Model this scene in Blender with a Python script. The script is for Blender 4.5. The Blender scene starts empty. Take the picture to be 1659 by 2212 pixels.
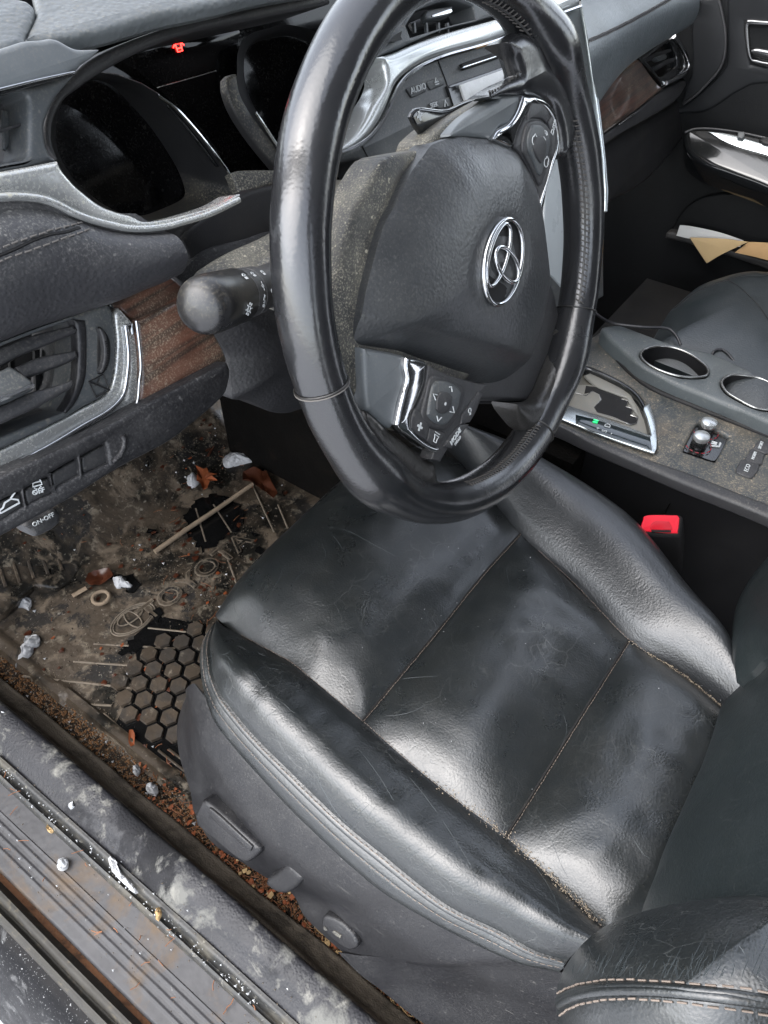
import bpy, bmesh, math, random
from mathutils import Vector as V, Matrix, noise as NZ
SC=bpy.context.scene; COL=SC.collection
rad=math.radians
# ---------------------------------------------------------------- camera, world, sun, exposure
YAW=rad(35.7); PIT=rad(45.8)
F=V((math.cos(PIT)*math.cos(YAW),math.cos(PIT)*math.sin(YAW),-math.sin(PIT)))
R=V((math.sin(YAW),-math.cos(YAW),0))
U=R.cross(F)
C=V((-0.386,-0.235,0.92)); FL=1662.
cam=bpy.data.cameras.new('camera'); co=bpy.data.objects.new('camera',cam); COL.objects.link(co)
co.matrix_world=Matrix(((R.x,U.x,-F.x,C.x),(R.y,U.y,-F.y,C.y),(R.z,U.z,-F.z,C.z),(0,0,0,1)))
cam.sensor_fit='HORIZONTAL'; cam.sensor_width=36; cam.lens=36*FL/1659; cam.clip_start=.02; cam.clip_end=500
SC.camera=co
w=bpy.data.worlds.new('World'); SC.world=w; w.use_nodes=True
nt=w.node_tree; bg=nt.nodes['Background']
sky=nt.nodes.new('ShaderNodeTexSky'); sky.sky_type='NISHITA'; sky.sun_disc=False
SUN_EL=rad(52); SUN_AZ=rad(-60)      # azimuth clockwise from +Y: light from the left of the car, ahead
sky.sun_elevation=SUN_EL; sky.sun_rotation=SUN_AZ; sky.dust_density=1.5; sky.air_density=1.0; sky.ozone_density=1.5
hs=nt.nodes.new('ShaderNodeHueSaturation'); hs.inputs['Saturation'].default_value=.36
nt.links.new(sky.outputs[0],hs.inputs['Color']); nt.links.new(hs.outputs[0],bg.inputs[0]); bg.inputs[1].default_value=.15
sd=V((math.sin(SUN_AZ)*math.cos(SUN_EL),math.cos(SUN_AZ)*math.cos(SUN_EL),math.sin(SUN_EL)))
sl=bpy.data.lights.new('sun','SUN'); sl.energy=.7; sl.angle=rad(75); sl.color=(1,.965,.92)
so=bpy.data.objects.new('sun',sl); COL.objects.link(so); so.rotation_euler=sd.to_track_quat('Z','Y').to_euler(); so.location=(-3,2,4)
SC.view_settings.view_transform='Standard'; SC.view_settings.look='None'; SC.view_settings.exposure=2.3; SC.view_settings.gamma=1
SC.render.resolution_x=768; SC.render.resolution_y=1024
# ---------------------------------------------------------------- measuring: a point of the picture onto a real plane of the car
K={'0':(1,0,0),'1':(.3581,0,0),'2':(.3255,540,0),'3':(.3815,1026,0),'4':(.3581,0,486),'5':(.4557,540,486),'6':(.3663,1134,540),
   'a':(.4232,0,972),'b':(.4557,0,1458),'c':(.4232,378,1080),'d':(.4141,972,1080),'e':(.3906,648,1620),'f':(.3164,1134,1620)}
def L(k,*a):
    s,x,y=K[k]; return [(x+s*a[i],y+s*a[i+1]) for i in range(0,len(a),2)]
def ray(q): return F+R*((q[0]-829.5)/FL)+U*((1106-q[1])/FL)
class Pl:
    def __init__(s,o,n): s.o=V(o); s.n=V(n).normalized()
    def up(s,h): return Pl(s.o+s.n*h,s.n)
    def at(s,q,h=0):
        r=ray(q); o=s.o+s.n*h; t=(o-C).dot(s.n)/r.dot(s.n); return C+r*t
    def frame(s):
        x=V((0,0,1)).cross(s.n)
        if x.length<1e-3: x=V((1,0,0))
        x.normalize(); return x,s.n.cross(x),s.n
def Z(z): return Pl((0,0,z),(0,0,1))
def Y(y,k=0,z0=.7): return Pl((0,y,z0),(0,-1,k))
def X(x,k=0,z0=.3): return Pl((x,0,z0),(-1,0,k))
def crom(p,n=6,closed=False,corner=50):
    m=len(p); p=[V(q) for q in p]; out=[]
    def isc(i):
        if not closed and (i<=0 or i>=m-1): return True
        if corner>=170: return False
        a=p[i%m]-p[(i-1)%m]; b=p[(i+1)%m]-p[i%m]
        if a.length<1e-9 or b.length<1e-9: return True
        return a.angle(b)>rad(corner)
    for i in range(m if closed else m-1):
        p1,p2=p[i%m],p[(i+1)%m]
        p0=p[(i-1)%m] if not isc(i) else p1*2-p2
        p3=p[(i+2)%m] if not isc(i+1) else p2*2-p1
        if corner<170 and isc(i) and isc(i+1): out.append(p1); continue
        for k in range(n):
            t=k/n; out.append(.5*((2*p1)+(p2-p0)*t+(2*p0-5*p1+4*p2-p3)*t*t+(3*p1-p0-3*p2+p3)*t**3))
    if not closed: out.append(p[-1])
    return out
def resamp(p,n):
    d=[0]
    for i in range(1,len(p)): d.append(d[-1]+(p[i]-p[i-1]).length)
    out=[];j=0
    for k in range(n):
        t=d[-1]*k/(n-1)
        while j<len(p)-2 and d[j+1]<t: j+=1
        s=(t-d[j])/max(d[j+1]-d[j],1e-12); out.append(p[j].lerp(p[j+1],min(max(s,0),1)))
    return out
def cv(pts,pl,n=8,h=0,corner=50): return crom([pl.at(q,h) for q in pts],n,corner=corner)
# ---------------------------------------------------------------- objects
def tag(o,label=None,cat=None,group=None,kind=None):
    if label: o['label']=label
    if cat: o['category']=cat
    if group: o['group']=group
    if kind: o['kind']=kind
    return o
def thing(name,loc,label,cat,group=None):
    o=bpy.data.objects.new(name,None); o.location=loc; o.empty_display_size=.02; COL.objects.link(o)
    return tag(o,label,cat,group)
ROOT={}
def rootloc(p):
    l=V((0,0,0))
    while p is not None: l+=p.location; p=p.parent
    return l
def mk(name,vs,fs,mat,par=None,smooth=35,loc=None):
    me=bpy.data.meshes.new(name); off=rootloc(par) if par else (V(loc) if loc else V((0,0,0)))
    me.from_pydata([V(v)-off for v in vs],[],fs); me.update()
    bm=bmesh.new(); bm.from_mesh(me); bmesh.ops.recalc_face_normals(bm,faces=bm.faces); bm.to_mesh(me); bm.free()
    return fin(name,me,mat,par,smooth,loc)
def fin(name,me,mat,par=None,smooth=35,loc=None):
    if smooth: me.shade_smooth(); me.set_sharp_from_angle(angle=rad(smooth))
    o=bpy.data.objects.new(name,me); COL.objects.link(o); me.materials.append(mat)
    if par: o.parent=par
    elif loc: o.location=loc
    return o
def curve2mesh(cu,M,off):
    o=bpy.data.objects.new('tmp',cu); COL.objects.link(o)
    dg=bpy.context.evaluated_depsgraph_get(); dg.update()
    me=bpy.data.meshes.new_from_object(o.evaluated_get(dg)); bpy.data.objects.remove(o); bpy.data.curves.remove(cu)
    me.materials.clear(); me.transform(Matrix.Translation(-off)@M); return me
def slab(name,pts,pl,t,mat,par=None,b=0,h=0,holes=(),n=6,corner=50,world=False,loc=None,sm=True,jit=0):
    """outline on a plane, t thick behind it, edges rounded by b (less where the shape is narrow)"""
    pl=pl.up(h) if h else pl
    x,y,nn=pl.frame(); loops=[]
    def add(ps,sign):
        ps=[q if world else pl.at(q) for q in ps]
        if sm: ps=crom(ps,n,True,corner)
        if jit: ps=[q+V((NZ.noise(q*130),NZ.noise(q*130+V((5,5,5))),0))*jit for q in ps]
        l=[]
        for q in ps:
            d=q-pl.o; v=V((d.dot(x),d.dot(y)))
            if not l or (v-l[-1]).length>1e-5: l.append(v)
        if (l[0]-l[-1]).length<1e-5: l.pop()
        a=sum(l[k-1].x*l[k].y-l[k].x*l[k-1].y for k in range(len(l)))
        if a*sign<0: l.reverse()
        loops.append(l)
    add(pts,1)
    for hh in holes: add(hh,-1)
    b=min(b,t*.49); segs=[(l[k],l[(k+1)%len(l)]) for l in loops for k in range(len(l))]; ins=[]
    for l in loops:
        m=len(l); nr=[];ds=[]
        for k in range(m):
            e1=(l[k]-l[k-1]).normalized(); e2=(l[(k+1)%m]-l[k]).normalized()
            q=V((-(e1.y+e2.y),e1.x+e2.x)); 
            if q.length<.2: q=V((-e1.y,e1.x))
            q.normalize(); cs=max(.6,q.dot(V((-e1.y,e1.x)))); w_=9.
            if b:
                p=l[k]+q*1e-5
                for (s0,s1) in segs:
                    d=s1-s0; den=q.x*d.y-q.y*d.x
                    if abs(den)<1e-12: continue
                    r=s0-p; tt=(r.x*d.y-r.y*d.x)/den; uu=(r.x*q.y-r.y*q.x)/den
                    if tt>0 and -.01<=uu<=1.01 and tt<w_: w_=tt
            nr.append(q/cs); ds.append(min(b,w_*.36))
        for _ in range(2): ds=[min(ds[k],(ds[k-1]+ds[k]+ds[(k+1)%m])/3*1.05) for k in range(m)]
        ins.append((nr,ds))
    vs=[];fs=[];K_=3 if b else 0; cap=[];base=[]
    for l,(nr,ds) in zip(loops,ins):
        m=len(l); s=len(vs)
        rings=[(0,t)]+[(0,0)] if not b else [(0,t),(0,None)]
        def put(f,z): 
            for k in range(m):
                p=l[k]+nr[k]*(ds[k]*f); zz=z(ds[k]); vs.append(pl.o+x*p.x+y*p.y-nn*zz)
        cnt=0
        if b: put(1,lambda d:t); put(0,lambda d:t-d); cnt=2
        else: put(0,lambda d:t); cnt=1
        if b:
            for k2 in range(K_+1):
                a=math.pi/2*k2/K_; put(1-math.cos(a),lambda d,a=a:d*(1-math.sin(a))); cnt+=1
        else: put(0,lambda d:0); cnt+=1
        for r in range(cnt-1):
            for k in range(m): fs.append((s+r*m+k,s+r*m+(k+1)%m,s+(r+1)*m+(k+1)%m,s+(r+1)*m+k))
        cap.append((s+(cnt-1)*m,m)); base.append((s,m))
    from mathutils.geometry import tessellate_polygon as tp_
    for st in (cap,base):
        idx=[s+k for s,m in st for k in range(m)]
        poly=[[V(((vs[s+k]-pl.o).dot(x),(vs[s+k]-pl.o).dot(y),0)) for k in range(m)] for s,m in st]
        for tr_ in tp_(poly): fs.append(tuple(idx[q] for q in tr_))
    return mk(name,vs,fs,mat,par,35,loc)
def dome(name,pts,pl,H,mat,par=None,e=3,skirt=.01,h=0,rings=10,n=6,corner=50,ctr=None,loc=None,fn=None):
    pl=pl.up(h) if h else pl; ps=crom([pl.at(q) for q in pts],n,True,corner)
    c=pl.at(ctr) if ctr else sum(ps,V())/len(ps); vs=[];m=len(ps)
    for q in ps: vs.append(q-pl.n*skirt)
    for k in range(rings):
        r=1-(k/rings)**1.5; 
        for q in ps:
            p=c+(q-c)*r; hh=H*(1-r**e); p=p+pl.n*hh
            if fn: p=fn(p,r)
            vs.append(p)
    vs.append(c+pl.n*H); fs=[]
    for k in range(rings):
        for i in range(m): j=(i+1)%m; fs.append((k*m+i,k*m+j,(k+1)*m+j,(k+1)*m+i))
    k=rings*m
    for i in range(m): fs.append((k+i,k+(i+1)%m,len(vs)-1))
    return mk(name,vs,fs,mat,par,50,loc)
def loft(name,curves,mat,par=None,n=50,sub=6,closed=False,fn=None,loc=None,smooth=60,cross=True):
    cs=[resamp(c,n) for c in curves]; rows=[]
    for i in range(n):
        col=[c[i] for c in cs]
        rows.append(crom(col,sub,closed,170) if cross else col)
    m=len(rows[0]); vs=[]
    for i,r in enumerate(rows):
        for j,p in enumerate(r): vs.append(fn(p,i/(n-1),j/(m-1)) if fn else p)
    fs=[(i*m+j,i*m+(j+1)%m,(i+1)*m+(j+1)%m,(i+1)*m+j) for i in range(n-1) for j in range(m if closed else m-1)]
    return mk(name,vs,fs,mat,par,smooth,loc)
def patch(name,a,b,c,d,mat,par=None,H=.02,e=3,ev=None,n=44,m=44,fn=None,up=V((0,0,1)),loc=None):
    """Coons patch: a(u) at v=0, b(u) at v=1, c(v) at u=0, d(v) at u=1, puffed by H"""
    a,b=resamp(a,n),resamp(b,n); c,d=resamp(c,m),resamp(d,m); vs=[]
    for i in range(n):
        u=i/(n-1)
        for j in range(m):
            v=j/(m-1)
            p=a[i]*(1-v)+b[i]*v+c[j]*(1-u)+d[j]*u-(a[0]*(1-u)*(1-v)+a[-1]*u*(1-v)+b[0]*(1-u)*v+b[-1]*u*v)
            f=(1-abs(2*u-1)**e)*(1-abs(2*v-1)**(ev or e)); p=p+up*H*f
            if fn: p=p+up*fn(p,u,v,f)
            vs.append(p)
    fs=[(i*m+j,i*m+j+1,(i+1)*m+j+1,(i+1)*m+j) for i in range(n-1) for j in range(m-1)]
    return mk(name,vs,fs,mat,par,0 or 80,loc)
def tubev(ps,r,closed=False,seg=8,vs=None,fs=None,cap=True,sq=1):
    vs=[] if vs is None else vs; fs=[] if fs is None else fs; b0=len(vs); m=len(ps)
    N=None
    for i,p in enumerate(ps):
        if closed: t=(ps[(i+1)%m]-ps[i-1])
        else: t=ps[min(i+1,m-1)]-ps[max(i-1,0)]
        t.normalize()
        if N is None: N=t.cross(V((.3,.2,1))).normalized()
        N=(N-t*N.dot(t)).normalized(); B=t.cross(N)
        rr=r(i/(m-1)) if callable(r) else r
        for k in range(seg):
            a=2*math.pi*k/seg; vs.append(p+N*(math.cos(a)*rr)+B*(math.sin(a)*rr*sq))
    for i in range(m if closed else m-1):
        for k in range(seg):
            i2=(i+1)%m; fs.append((b0+i*seg+k,b0+i*seg+(k+1)%seg,b0+i2*seg+(k+1)%seg,b0+i2*seg+k))
    if not closed and cap:
        fs.append(tuple(b0+k for k in range(seg))[::-1]); fs.append(tuple(b0+(m-1)*seg+k for k in range(seg)))
    return vs,fs
def tube(name,ps,r,mat,par=None,closed=False,seg=10,loc=None,sq=1):
    vs,fs=tubev(ps,r,closed,seg,sq=sq); return mk(name,vs,fs,mat,par,50,loc)
def stitches(name,lines,mat,par,ln=.0042,gap=.0022,r=.0005,lift=V((0,0,0)),jit=.0002,loc=None):
    vs=[];fs=[];rnd=random.Random(5)
    for l in lines:
        tot=sum((l[i+1]-l[i]).length for i in range(len(l)-1)); k=max(int(tot/(ln+gap)),1); q=resamp(l,k*6+1)
        for i in range(k):
            a,b=q[i*6],q[min(i*6+4,len(q)-1)]; j=V((rnd.uniform(-jit,jit),rnd.uniform(-jit,jit),rnd.uniform(-jit,jit)))
            tubev([a+lift*.3+j,a.lerp(b,.25)+lift+j,a.lerp(b,.75)+lift+j,b+lift*.3+j],r,False,5,vs,fs)
    o=mk(name,vs,fs,mat,par,50,loc); o['kind']='stuff'; return o
FONT=None
def text(name,s,p0,p1,pl,size,mat,par,h=.0004,ext=.0003,bold=0,shear=0,sx=1,loc=None):
    """s centred at picture point p0, its baseline running towards p1, on plane pl"""
    pl=pl.up(h); cu=bpy.data.curves.new('t','FONT'); cu.body=s; cu.size=size; cu.extrude=ext; cu.offset=bold; cu.align_x='CENTER'; cu.align_y='CENTER'; cu.shear=shear; cu.resolution_u=3
    a=pl.at(p0); x=(pl.at(p1)-a).normalized(); y=pl.n.cross(x); n=pl.n
    M=Matrix(((x.x*sx,y.x,n.x,a.x),(x.y*sx,y.y,n.y,a.y),(x.z*sx,y.z,n.z,a.z),(0,0,0,1)))
    off=rootloc(par) if par else V((0,0,0))
    return fin(name,curve2mesh(cu,M,off),mat,par,35)
def icon(name,strokes,p0,p1,pl,size,mat,par,wd=.09,h=.0004):
    """flat printed symbol: strokes in a unit square, baseline from p0 towards p1"""
    pl=pl.up(h); a=pl.at(p0); x=(pl.at(p1)-a).normalized(); y=pl.n.cross(x); vs=[];fs=[]
    for st in strokes:
        q=[a+x*(u*size)+y*(v*size) for u,v in st]; tubev(q,wd*size/2,False,5,vs,fs)
    return mk(name,vs,fs,mat,par,50)
def circ(cx,cy,r,a0=0,a1=360,n=14,ry=None):
    ry=r if ry is None else ry
    return [(cx+r*math.cos(rad(a0+(a1-a0)*i/n)),cy+ry*math.sin(rad(a0+(a1-a0)*i/n))) for i in range(n+1)]
# ---------------------------------------------------------------- materials
def mat(name,col,rough=.5,spec=.5,metal=0,grain=0,gs=700,crack=0,cs=55,dust=0,ds=1.0,dcol=(.30,.26,.18),upd=1,coat=0,vary=.15,scr=0,emis=None,stain=None,cstr=(1,1,1)):
    m=bpy.data.materials.new(name); m.use_nodes=True; t=m.node_tree; N=t.nodes; Lk=t.links.new; bs=N['Principled BSDF']
    def nd(k,**a):
        q=N.new(k)
        for kk,v in a.items(): setattr(q,kk,v)
        return q
    def mth(op,a,b=None,cl=False):
        q=nd('ShaderNodeMath',operation=op,use_clamp=cl)
        for i,v in enumerate((a,b)):
            if v is None: continue
            if isinstance(v,(int,float)): q.inputs[i].default_value=v
            else: Lk(v,q.inputs[i])
        return q.outputs[0]
    tc=nd('ShaderNodeTexCoord').outputs['Object']
    def noi(s,det=4,rough=.6,vec=None,dist=0):
        q=nd('ShaderNodeTexNoise'); q.inputs['Scale'].default_value=s; q.inputs['Detail'].default_value=det; q.inputs['Roughness'].default_value=rough; q.inputs['Distortion'].default_value=dist; Lk(vec or tc,q.inputs['Vector']); return q.outputs['Fac']
    def ramp(v,a,b):
        q=nd('ShaderNodeMapRange'); q.inputs[1].default_value=a; q.inputs[2].default_value=b; Lk(v,q.inputs[0]); return q.outputs[0]
    def mix(f,a,b):
        q=nd('ShaderNodeMix',data_type='RGBA')
        for i,v in ((0,f),(6,a),(7,b)):
            if isinstance(v,(int,float)): q.inputs[i].default_value=v
            elif isinstance(v,tuple): q.inputs[i].default_value=(*v,1) if len(v)==3 else v
            else: Lk(v,q.inputs[i])
        return q.outputs[2]
    c=mix(ramp(noi(9,6,.65),.3,.7),tuple(x*(1-vary) for x in col),tuple(x*(1+vary) for x in col)); r=mth('ADD',mth('MULTIPLY',ramp(noi(22,5),.3,.7),.14),rough-.07,True)
    H=None
    def addh(x,s):
        nonlocal H
        x=mth('MULTIPLY',x,s); H=x if H is None else mth('ADD',H,x)
    if grain:
        v=nd('ShaderNodeTexVoronoi',feature='SMOOTH_F1'); v.inputs['Scale'].default_value=gs; Lk(tc,v.inputs['Vector']); addh(v.outputs['Distance'],-.5*grain)
        addh(noi(gs*.35,3),.5*grain); addh(noi(70,3),grain*.10)
    if crack:
        mp=nd('ShaderNodeMapping'); mp.inputs['Scale'].default_value=cstr; Lk(tc,mp.inputs[0])
        va=nd('ShaderNodeVectorMath',operation='ADD'); q=nd('ShaderNodeTexNoise'); q.inputs['Scale'].default_value=30; q.inputs['Detail'].default_value=3; Lk(tc,q.inputs['Vector'])
        sc=nd('ShaderNodeVectorMath',operation='SCALE'); sc.inputs['Scale'].default_value=.03; Lk(q.outputs['Color'],sc.inputs[0]); Lk(mp.outputs[0],va.inputs[0]); Lk(sc.outputs[0],va.inputs[1])
        for s_,w_,a_ in ((cs,.014,1),(cs*2.3,.022,.8),(cs*4.6,.035,.5)):
            v=nd('ShaderNodeTexVoronoi',feature='DISTANCE_TO_EDGE'); v.inputs['Scale'].default_value=s_; Lk(va.outputs[0],v.inputs['Vector'])
            ln=ramp(v.outputs[0],w_,.0); ln=mth('MULTIPLY',ln,ramp(noi(11+s_*.05,3),.48,.66)); addh(ln,-.16*crack*a_)
            c=mix(mth('MULTIPLY',ln,.26*crack*a_,True),c,(.25,.26,.25))
    if scr:
        mp=nd('ShaderNodeMapping'); mp.inputs['Scale'].default_value=(1,.06,1); mp.inputs['Rotation'].default_value=(.1,.2,.7); Lk(tc,mp.inputs[0])
        s_=ramp(noi(420,2,.5,mp.outputs[0]),.68,.74); s_=mth('MULTIPLY',s_,ramp(noi(7,3),.5,.6)); c=mix(mth('MULTIPLY',s_,scr),c,(.22,.21,.19))
    if stain:
        for (sc_,lo,hi,amt,scol,det) in stain:
            f=ramp(noi(sc_,det,.68,None,.4),lo,hi); f=mth('MULTIPLY',f,amt); c=mix(f,c,scol); r=mth('ADD',r,mth('MULTIPLY',f,.25),True)
    if dust:
        f=mth('MULTIPLY',ramp(noi(1300*ds,2,.7),.50,.72),ramp(noi(14,5,.7),.28,.62)); f2=mth('MULTIPLY',ramp(noi(480*ds,1,.5),.70,.76),.8); haze=mth('MULTIPLY',ramp(noi(24,6,.7),.4,.75),.30)
        f=mth('ADD',mth('ADD',f,f2),haze)
        if upd:
            g=nd('ShaderNodeNewGeometry'); sx=nd('ShaderNodeSeparateXYZ'); Lk(g.outputs['Normal'],sx.inputs[0]); f=mth('MULTIPLY',f,ramp(sx.outputs[2],-.15,.75))
        f=mth('MULTIPLY',f,dust,True); c=mix(f,c,dcol); r=mth('ADD',r,mth('MULTIPLY',f,.5),True); addh(f,.12)
        if metal: Lk(mth('MULTIPLY',mth('SUBTRACT',1.,f),metal),bs.inputs['Metallic'])
        if coat: Lk(mth('MULTIPLY',mth('SUBTRACT',1.,f),coat),bs.inputs['Coat Weight'])
    Lk(c,bs.inputs['Base Color']); Lk(r,bs.inputs['Roughness'])
    if not (dust and metal): bs.inputs['Metallic'].default_value=metal
    if not (dust and coat): bs.inputs['Coat Weight'].default_value=coat
    bs.inputs['Coat Roughness'].default_value=.06; bs.inputs['Specular IOR Level'].default_value=spec
    if H is not None:
        b=nd('ShaderNodeBump'); b.inputs['Distance'].default_value=.0009; b.inputs['Strength'].default_value=1; Lk(H,b.inputs['Height']); Lk(b.outputs[0],bs.inputs['Normal'])
    if emis: bs.inputs['Emission Color'].default_value=(*emis,1); bs.inputs['Emission Strength'].default_value=3
    return m
LEA=(.0105,.0128,.0138)
M_seat=mat('seat_leather',LEA,.30,.85,grain=.30,gs=620,crack=.45,cs=24,dust=.06,vary=.2)
M_bols=mat('worn_leather',LEA,.30,.85,grain=.38,gs=620,crack=.8,cs=34,dust=.05,cstr=(1.7,.75,1))
M_bolr=mat('dusty_leather',(.014,.0155,.017),.33,.9,grain=.45,gs=600,crack=.12,dust=.06,dcol=(.25,.25,.24))
M_back=mat('back_leather',(.011,.015,.016),.44,.4,grain=.5,gs=560,crack=.25,cs=40,dust=.04,cstr=(1.6,.7,.7))
M_rim=mat('rim_leather',(.014,.0145,.016),.23,1.0,grain=.16,gs=500,dust=0.03,ds=0.5,crack=.06)
M_rimw=mat('worn_rim_leather',(.022,.021,.020),.33,.55,grain=.5,gs=420,crack=.5,cs=90,dust=.06)
M_pad=mat('airbag_plastic',(.032,.034,.036),.38,.7,grain=.5,gs=480,dust=0.2,ds=0.5,dcol=(.35,.34,.3),scr=.15)
M_plas=mat('dark_plastic',(.028,.028,.030),.48,.5,grain=.25,gs=900,dust=0.3,ds=0.42,dcol=(.30,.28,.24))
M_shld=mat('seat_shield_plastic',(.009,.009,.0105),.42,.45,grain=.3,gs=900,dust=0.18,ds=0.42,dcol=(.30,.29,.27),scr=.3)
M_sat=mat('satin_trim',(.06,.066,.07),.42,.5,grain=.1,gs=1200,dust=0.5,ds=0.45,dcol=(.34,.31,.25))
M_dusty=mat('dusty_plastic',(.035,.035,.034),.5,.5,grain=.5,gs=900,dust=1,ds=0.6,dcol=(.38,.35,.27),upd=0)
M_gloss=mat('smoked_gloss_skylit',(.52,.53,.52),.20,.6,metal=.7,dust=0.85,ds=0.5,dcol=(.42,.385,.26))  # base colour brightened for the sky this trim reflects
M_chr=mat('chrome',(.62,.63,.64),.10,.5,metal=1,dust=.12,dcol=(.4,.36,.25),vary=.03)
M_piano=mat('gloss_black',(.008,.009,.010),.10,.5,coat=.6,dust=.10,ds=.9)
M_blk=mat('black_glass',(.002,.002,.0025),.07,.25,dust=0.05,ds=0.5,upd=0,dcol=(.35,.33,.28))
M_dark=mat('matt_black',(.008,.008,.009),.6,.3,dust=.1)
M_wood=None
M_dash=mat('dash_leather',(.034,.034,.037),.44,.5,grain=.8,gs=430,dust=0.45,ds=0.55,dcol=(.34,.33,.30))
M_dtop=mat('dash_top_vinyl_lit',(.085,.094,.097),.45,.5,grain=1.3,gs=330,dust=0.2,ds=0.45)  # base colour raised for the windscreen light on the dash top
M_knee=mat('knee_panel_plastic',(.012,.012,.0135),.5,.45,grain=.6,gs=420,dust=0.4,ds=0.6,dcol=(.28,.27,.26))
M_cons=mat('console_vinyl',(.032,.039,.042),.42,.5,grain=.5,gs=500,dust=0.85,ds=0.4,dcol=(.34,.28,.20),stain=((16,.54,.66,.35,(.17,.125,.08),8),))
M_cup=mat('cup_tray_plastic',(.058,.068,.072),.45,.5,grain=.15,gs=900,dust=0.4,ds=0.42,dcol=(.28,.27,.24))
M_white=mat('white_print',(.5,.52,.52),.6,vary=.02)
M_thr=mat('tan_thread',(.17,.135,.11),.8,vary=.3)
M_thrd=mat('dark_thread',(.06,.055,.05),.8,vary=.3)
M_red=mat('red_plastic',(.75,.012,.03),.35,.5,vary=.05)
M_redl=mat('red_lamp',(.6,.01,.01),.4,emis=(1,.02,.015))
M_grn=mat('green_lamp',(.01,.5,.12),.4,emis=(.004,.12,.03))
M_mat=mat('floor_mat_rubber',(.014,.013,.011),.30,.5,grain=.9,gs=230,vary=.4,stain=((7,.44,.54,.88,(.072,.054,.037),10),(19,.52,.61,.8,(.165,.128,.09),10),(10,.56,.60,.92,(.010,.009,.008),9),(55,.56,.66,.55,(.27,.23,.17),8),(150,.62,.72,.6,(.42,.38,.32),4)))
M_mtr=mat('muddy_rubber',(.065,.050,.036),.36,.5,grain=1,gs=200,vary=.4,stain=((30,.46,.58,.85,(.03,.025,.02),8),(90,.6,.72,.7,(.3,.26,.2),5)))
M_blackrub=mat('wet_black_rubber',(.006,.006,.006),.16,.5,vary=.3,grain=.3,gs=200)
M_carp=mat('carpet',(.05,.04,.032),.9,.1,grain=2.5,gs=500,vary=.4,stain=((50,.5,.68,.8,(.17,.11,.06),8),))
M_felt=mat('dirty_felt_trim',(.12,.10,.078),.85,.2,grain=1.6,gs=500,vary=.35,stain=((20,.48,.62,.7,(.035,.03,.025),7),(160,.55,.7,.5,(.2,.17,.12),5)))
M_sill=mat('salted_vinyl',(.016,.016,.019),.52,.4,grain=1.1,gs=420,crack=.3,cs=60,vary=.3,stain=((11,.53,.60,.85,(.14,.138,.125),10),(30,.55,.68,.7,(.28,.27,.235),9),(6,.56,.60,.95,(.008,.008,.010),8)))
M_step=mat('scuff_plate',(.046,.045,.047),.5,.35,grain=.8,gs=160,vary=.25,stain=((9,.55,.62,.6,(.085,.085,.085),9),(7,.50,.62,.85,(.12,.08,.045),10),(120,.66,.74,.5,(.33,.32,.3),6)))
M_rub=mat('weatherstrip_rubber',(.028,.028,.027),.45,.5,grain=.5,gs=300,vary=.3,stain=((24,.5,.65,.75,(.09,.08,.06),9),(200,.6,.7,.5,(.32,.3,.25),4)))
M_rubl=mat('pale_rubber_seal',(.045,.042,.036),.6,.25,grain=.6,gs=300,vary=.4,stain=((35,.5,.62,.8,(.05,.048,.045),8),(90,.55,.7,.6,(.16,.135,.09),6)))
M_rust=mat('rusty_dirt',(.13,.062,.032),.9,.2,grain=2,gs=300,vary=.4,stain=((60,.5,.62,.8,(.045,.028,.02),6),))
M_paint=mat('black_car_paint',(.004,.004,.005),.45,.12,stain=((26,.56,.62,.7,(.12,.12,.12),9),(420,.64,.68,.6,(.5,.5,.5),3)))
M_snow=mat('snow',(.55,.56,.58),.75,.3,grain=5,gs=90,vary=.08,stain=((60,.58,.7,.6,(.35,.30,.26),6),))
M_ice=mat('packed_snow',(.45,.455,.46),.5,.5,grain=2.5,gs=200,vary=.15)
M_need=mat('pine_needle',(.20,.085,.04),.7,.3,vary=.5)
M_needp=mat('pale_needle',(.40,.27,.13),.7,.3,vary=.5)
M_leaf=mat('dead_leaf',(.22,.06,.02),.6,.3,vary=.4)
M_twig=mat('dry_twig',(.26,.20,.14),.8,.2,vary=.3,grain=1,gs=300)
M_soil=mat('soil_crumb',(.22,.12,.06),.95,.1,vary=.5)
M_paper=mat('paper',(.60,.60,.58),.7,.2,vary=.05)
M_kraft=mat('kraft_paper',(.50,.36,.19),.7,.2,vary=.1)
M_door=mat('door_vinyl',(.005,.0055,.006),.6,.25,grain=.4,gs=600,dust=0)
M_cable=mat('cable_rubber',(.01,.01,.012),.4,.5)
M_scr=mat('lcd_screen_reflecting',(.55,.56,.55),.25,.5,dust=.15)  # white base colour stands in for light reflected in the screen
M_dusty2=mat('dusty_bezel',(.026,.026,.027),.42,.45,grain=.2,gs=900,dust=1.0,ds=.5,dcol=(.30,.27,.20),upd=1)
M_thr2=mat('grey_thread',(.13,.12,.11),.8,vary=.2)
M_satl=mat('satin_trim_skylit',(.11,.12,.125),.40,.5,grain=.1,gs=1200,dust=0.25,ds=0.45,dcol=(.34,.31,.25))  # paler copy of the satin trim, sky reflection put into the base colour
M_sand=mat('pale_sand',(.27,.225,.17),.85,.2,vary=.35)
M_reds=mat('red_print',(.22,.01,.02),.5)
M_crease=mat('leather_crease',(.040,.047,.050),.5,.4)
M_letter=mat('dry_mud_ridge',(.17,.14,.105),.6,.3,vary=.3,stain=((60,.5,.62,.7,(.07,.055,.042),6),))
M_knobp=mat('stalk_plastic',(.012,.012,.013),.30,.6,dust=0.2,ds=0.42)
M_stack=mat('stack_panel',(.045,.048,.05),.42,.5,grain=.1,gs=900,dust=0.6,ds=0.45,dcol=(.28,.27,.22))
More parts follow.
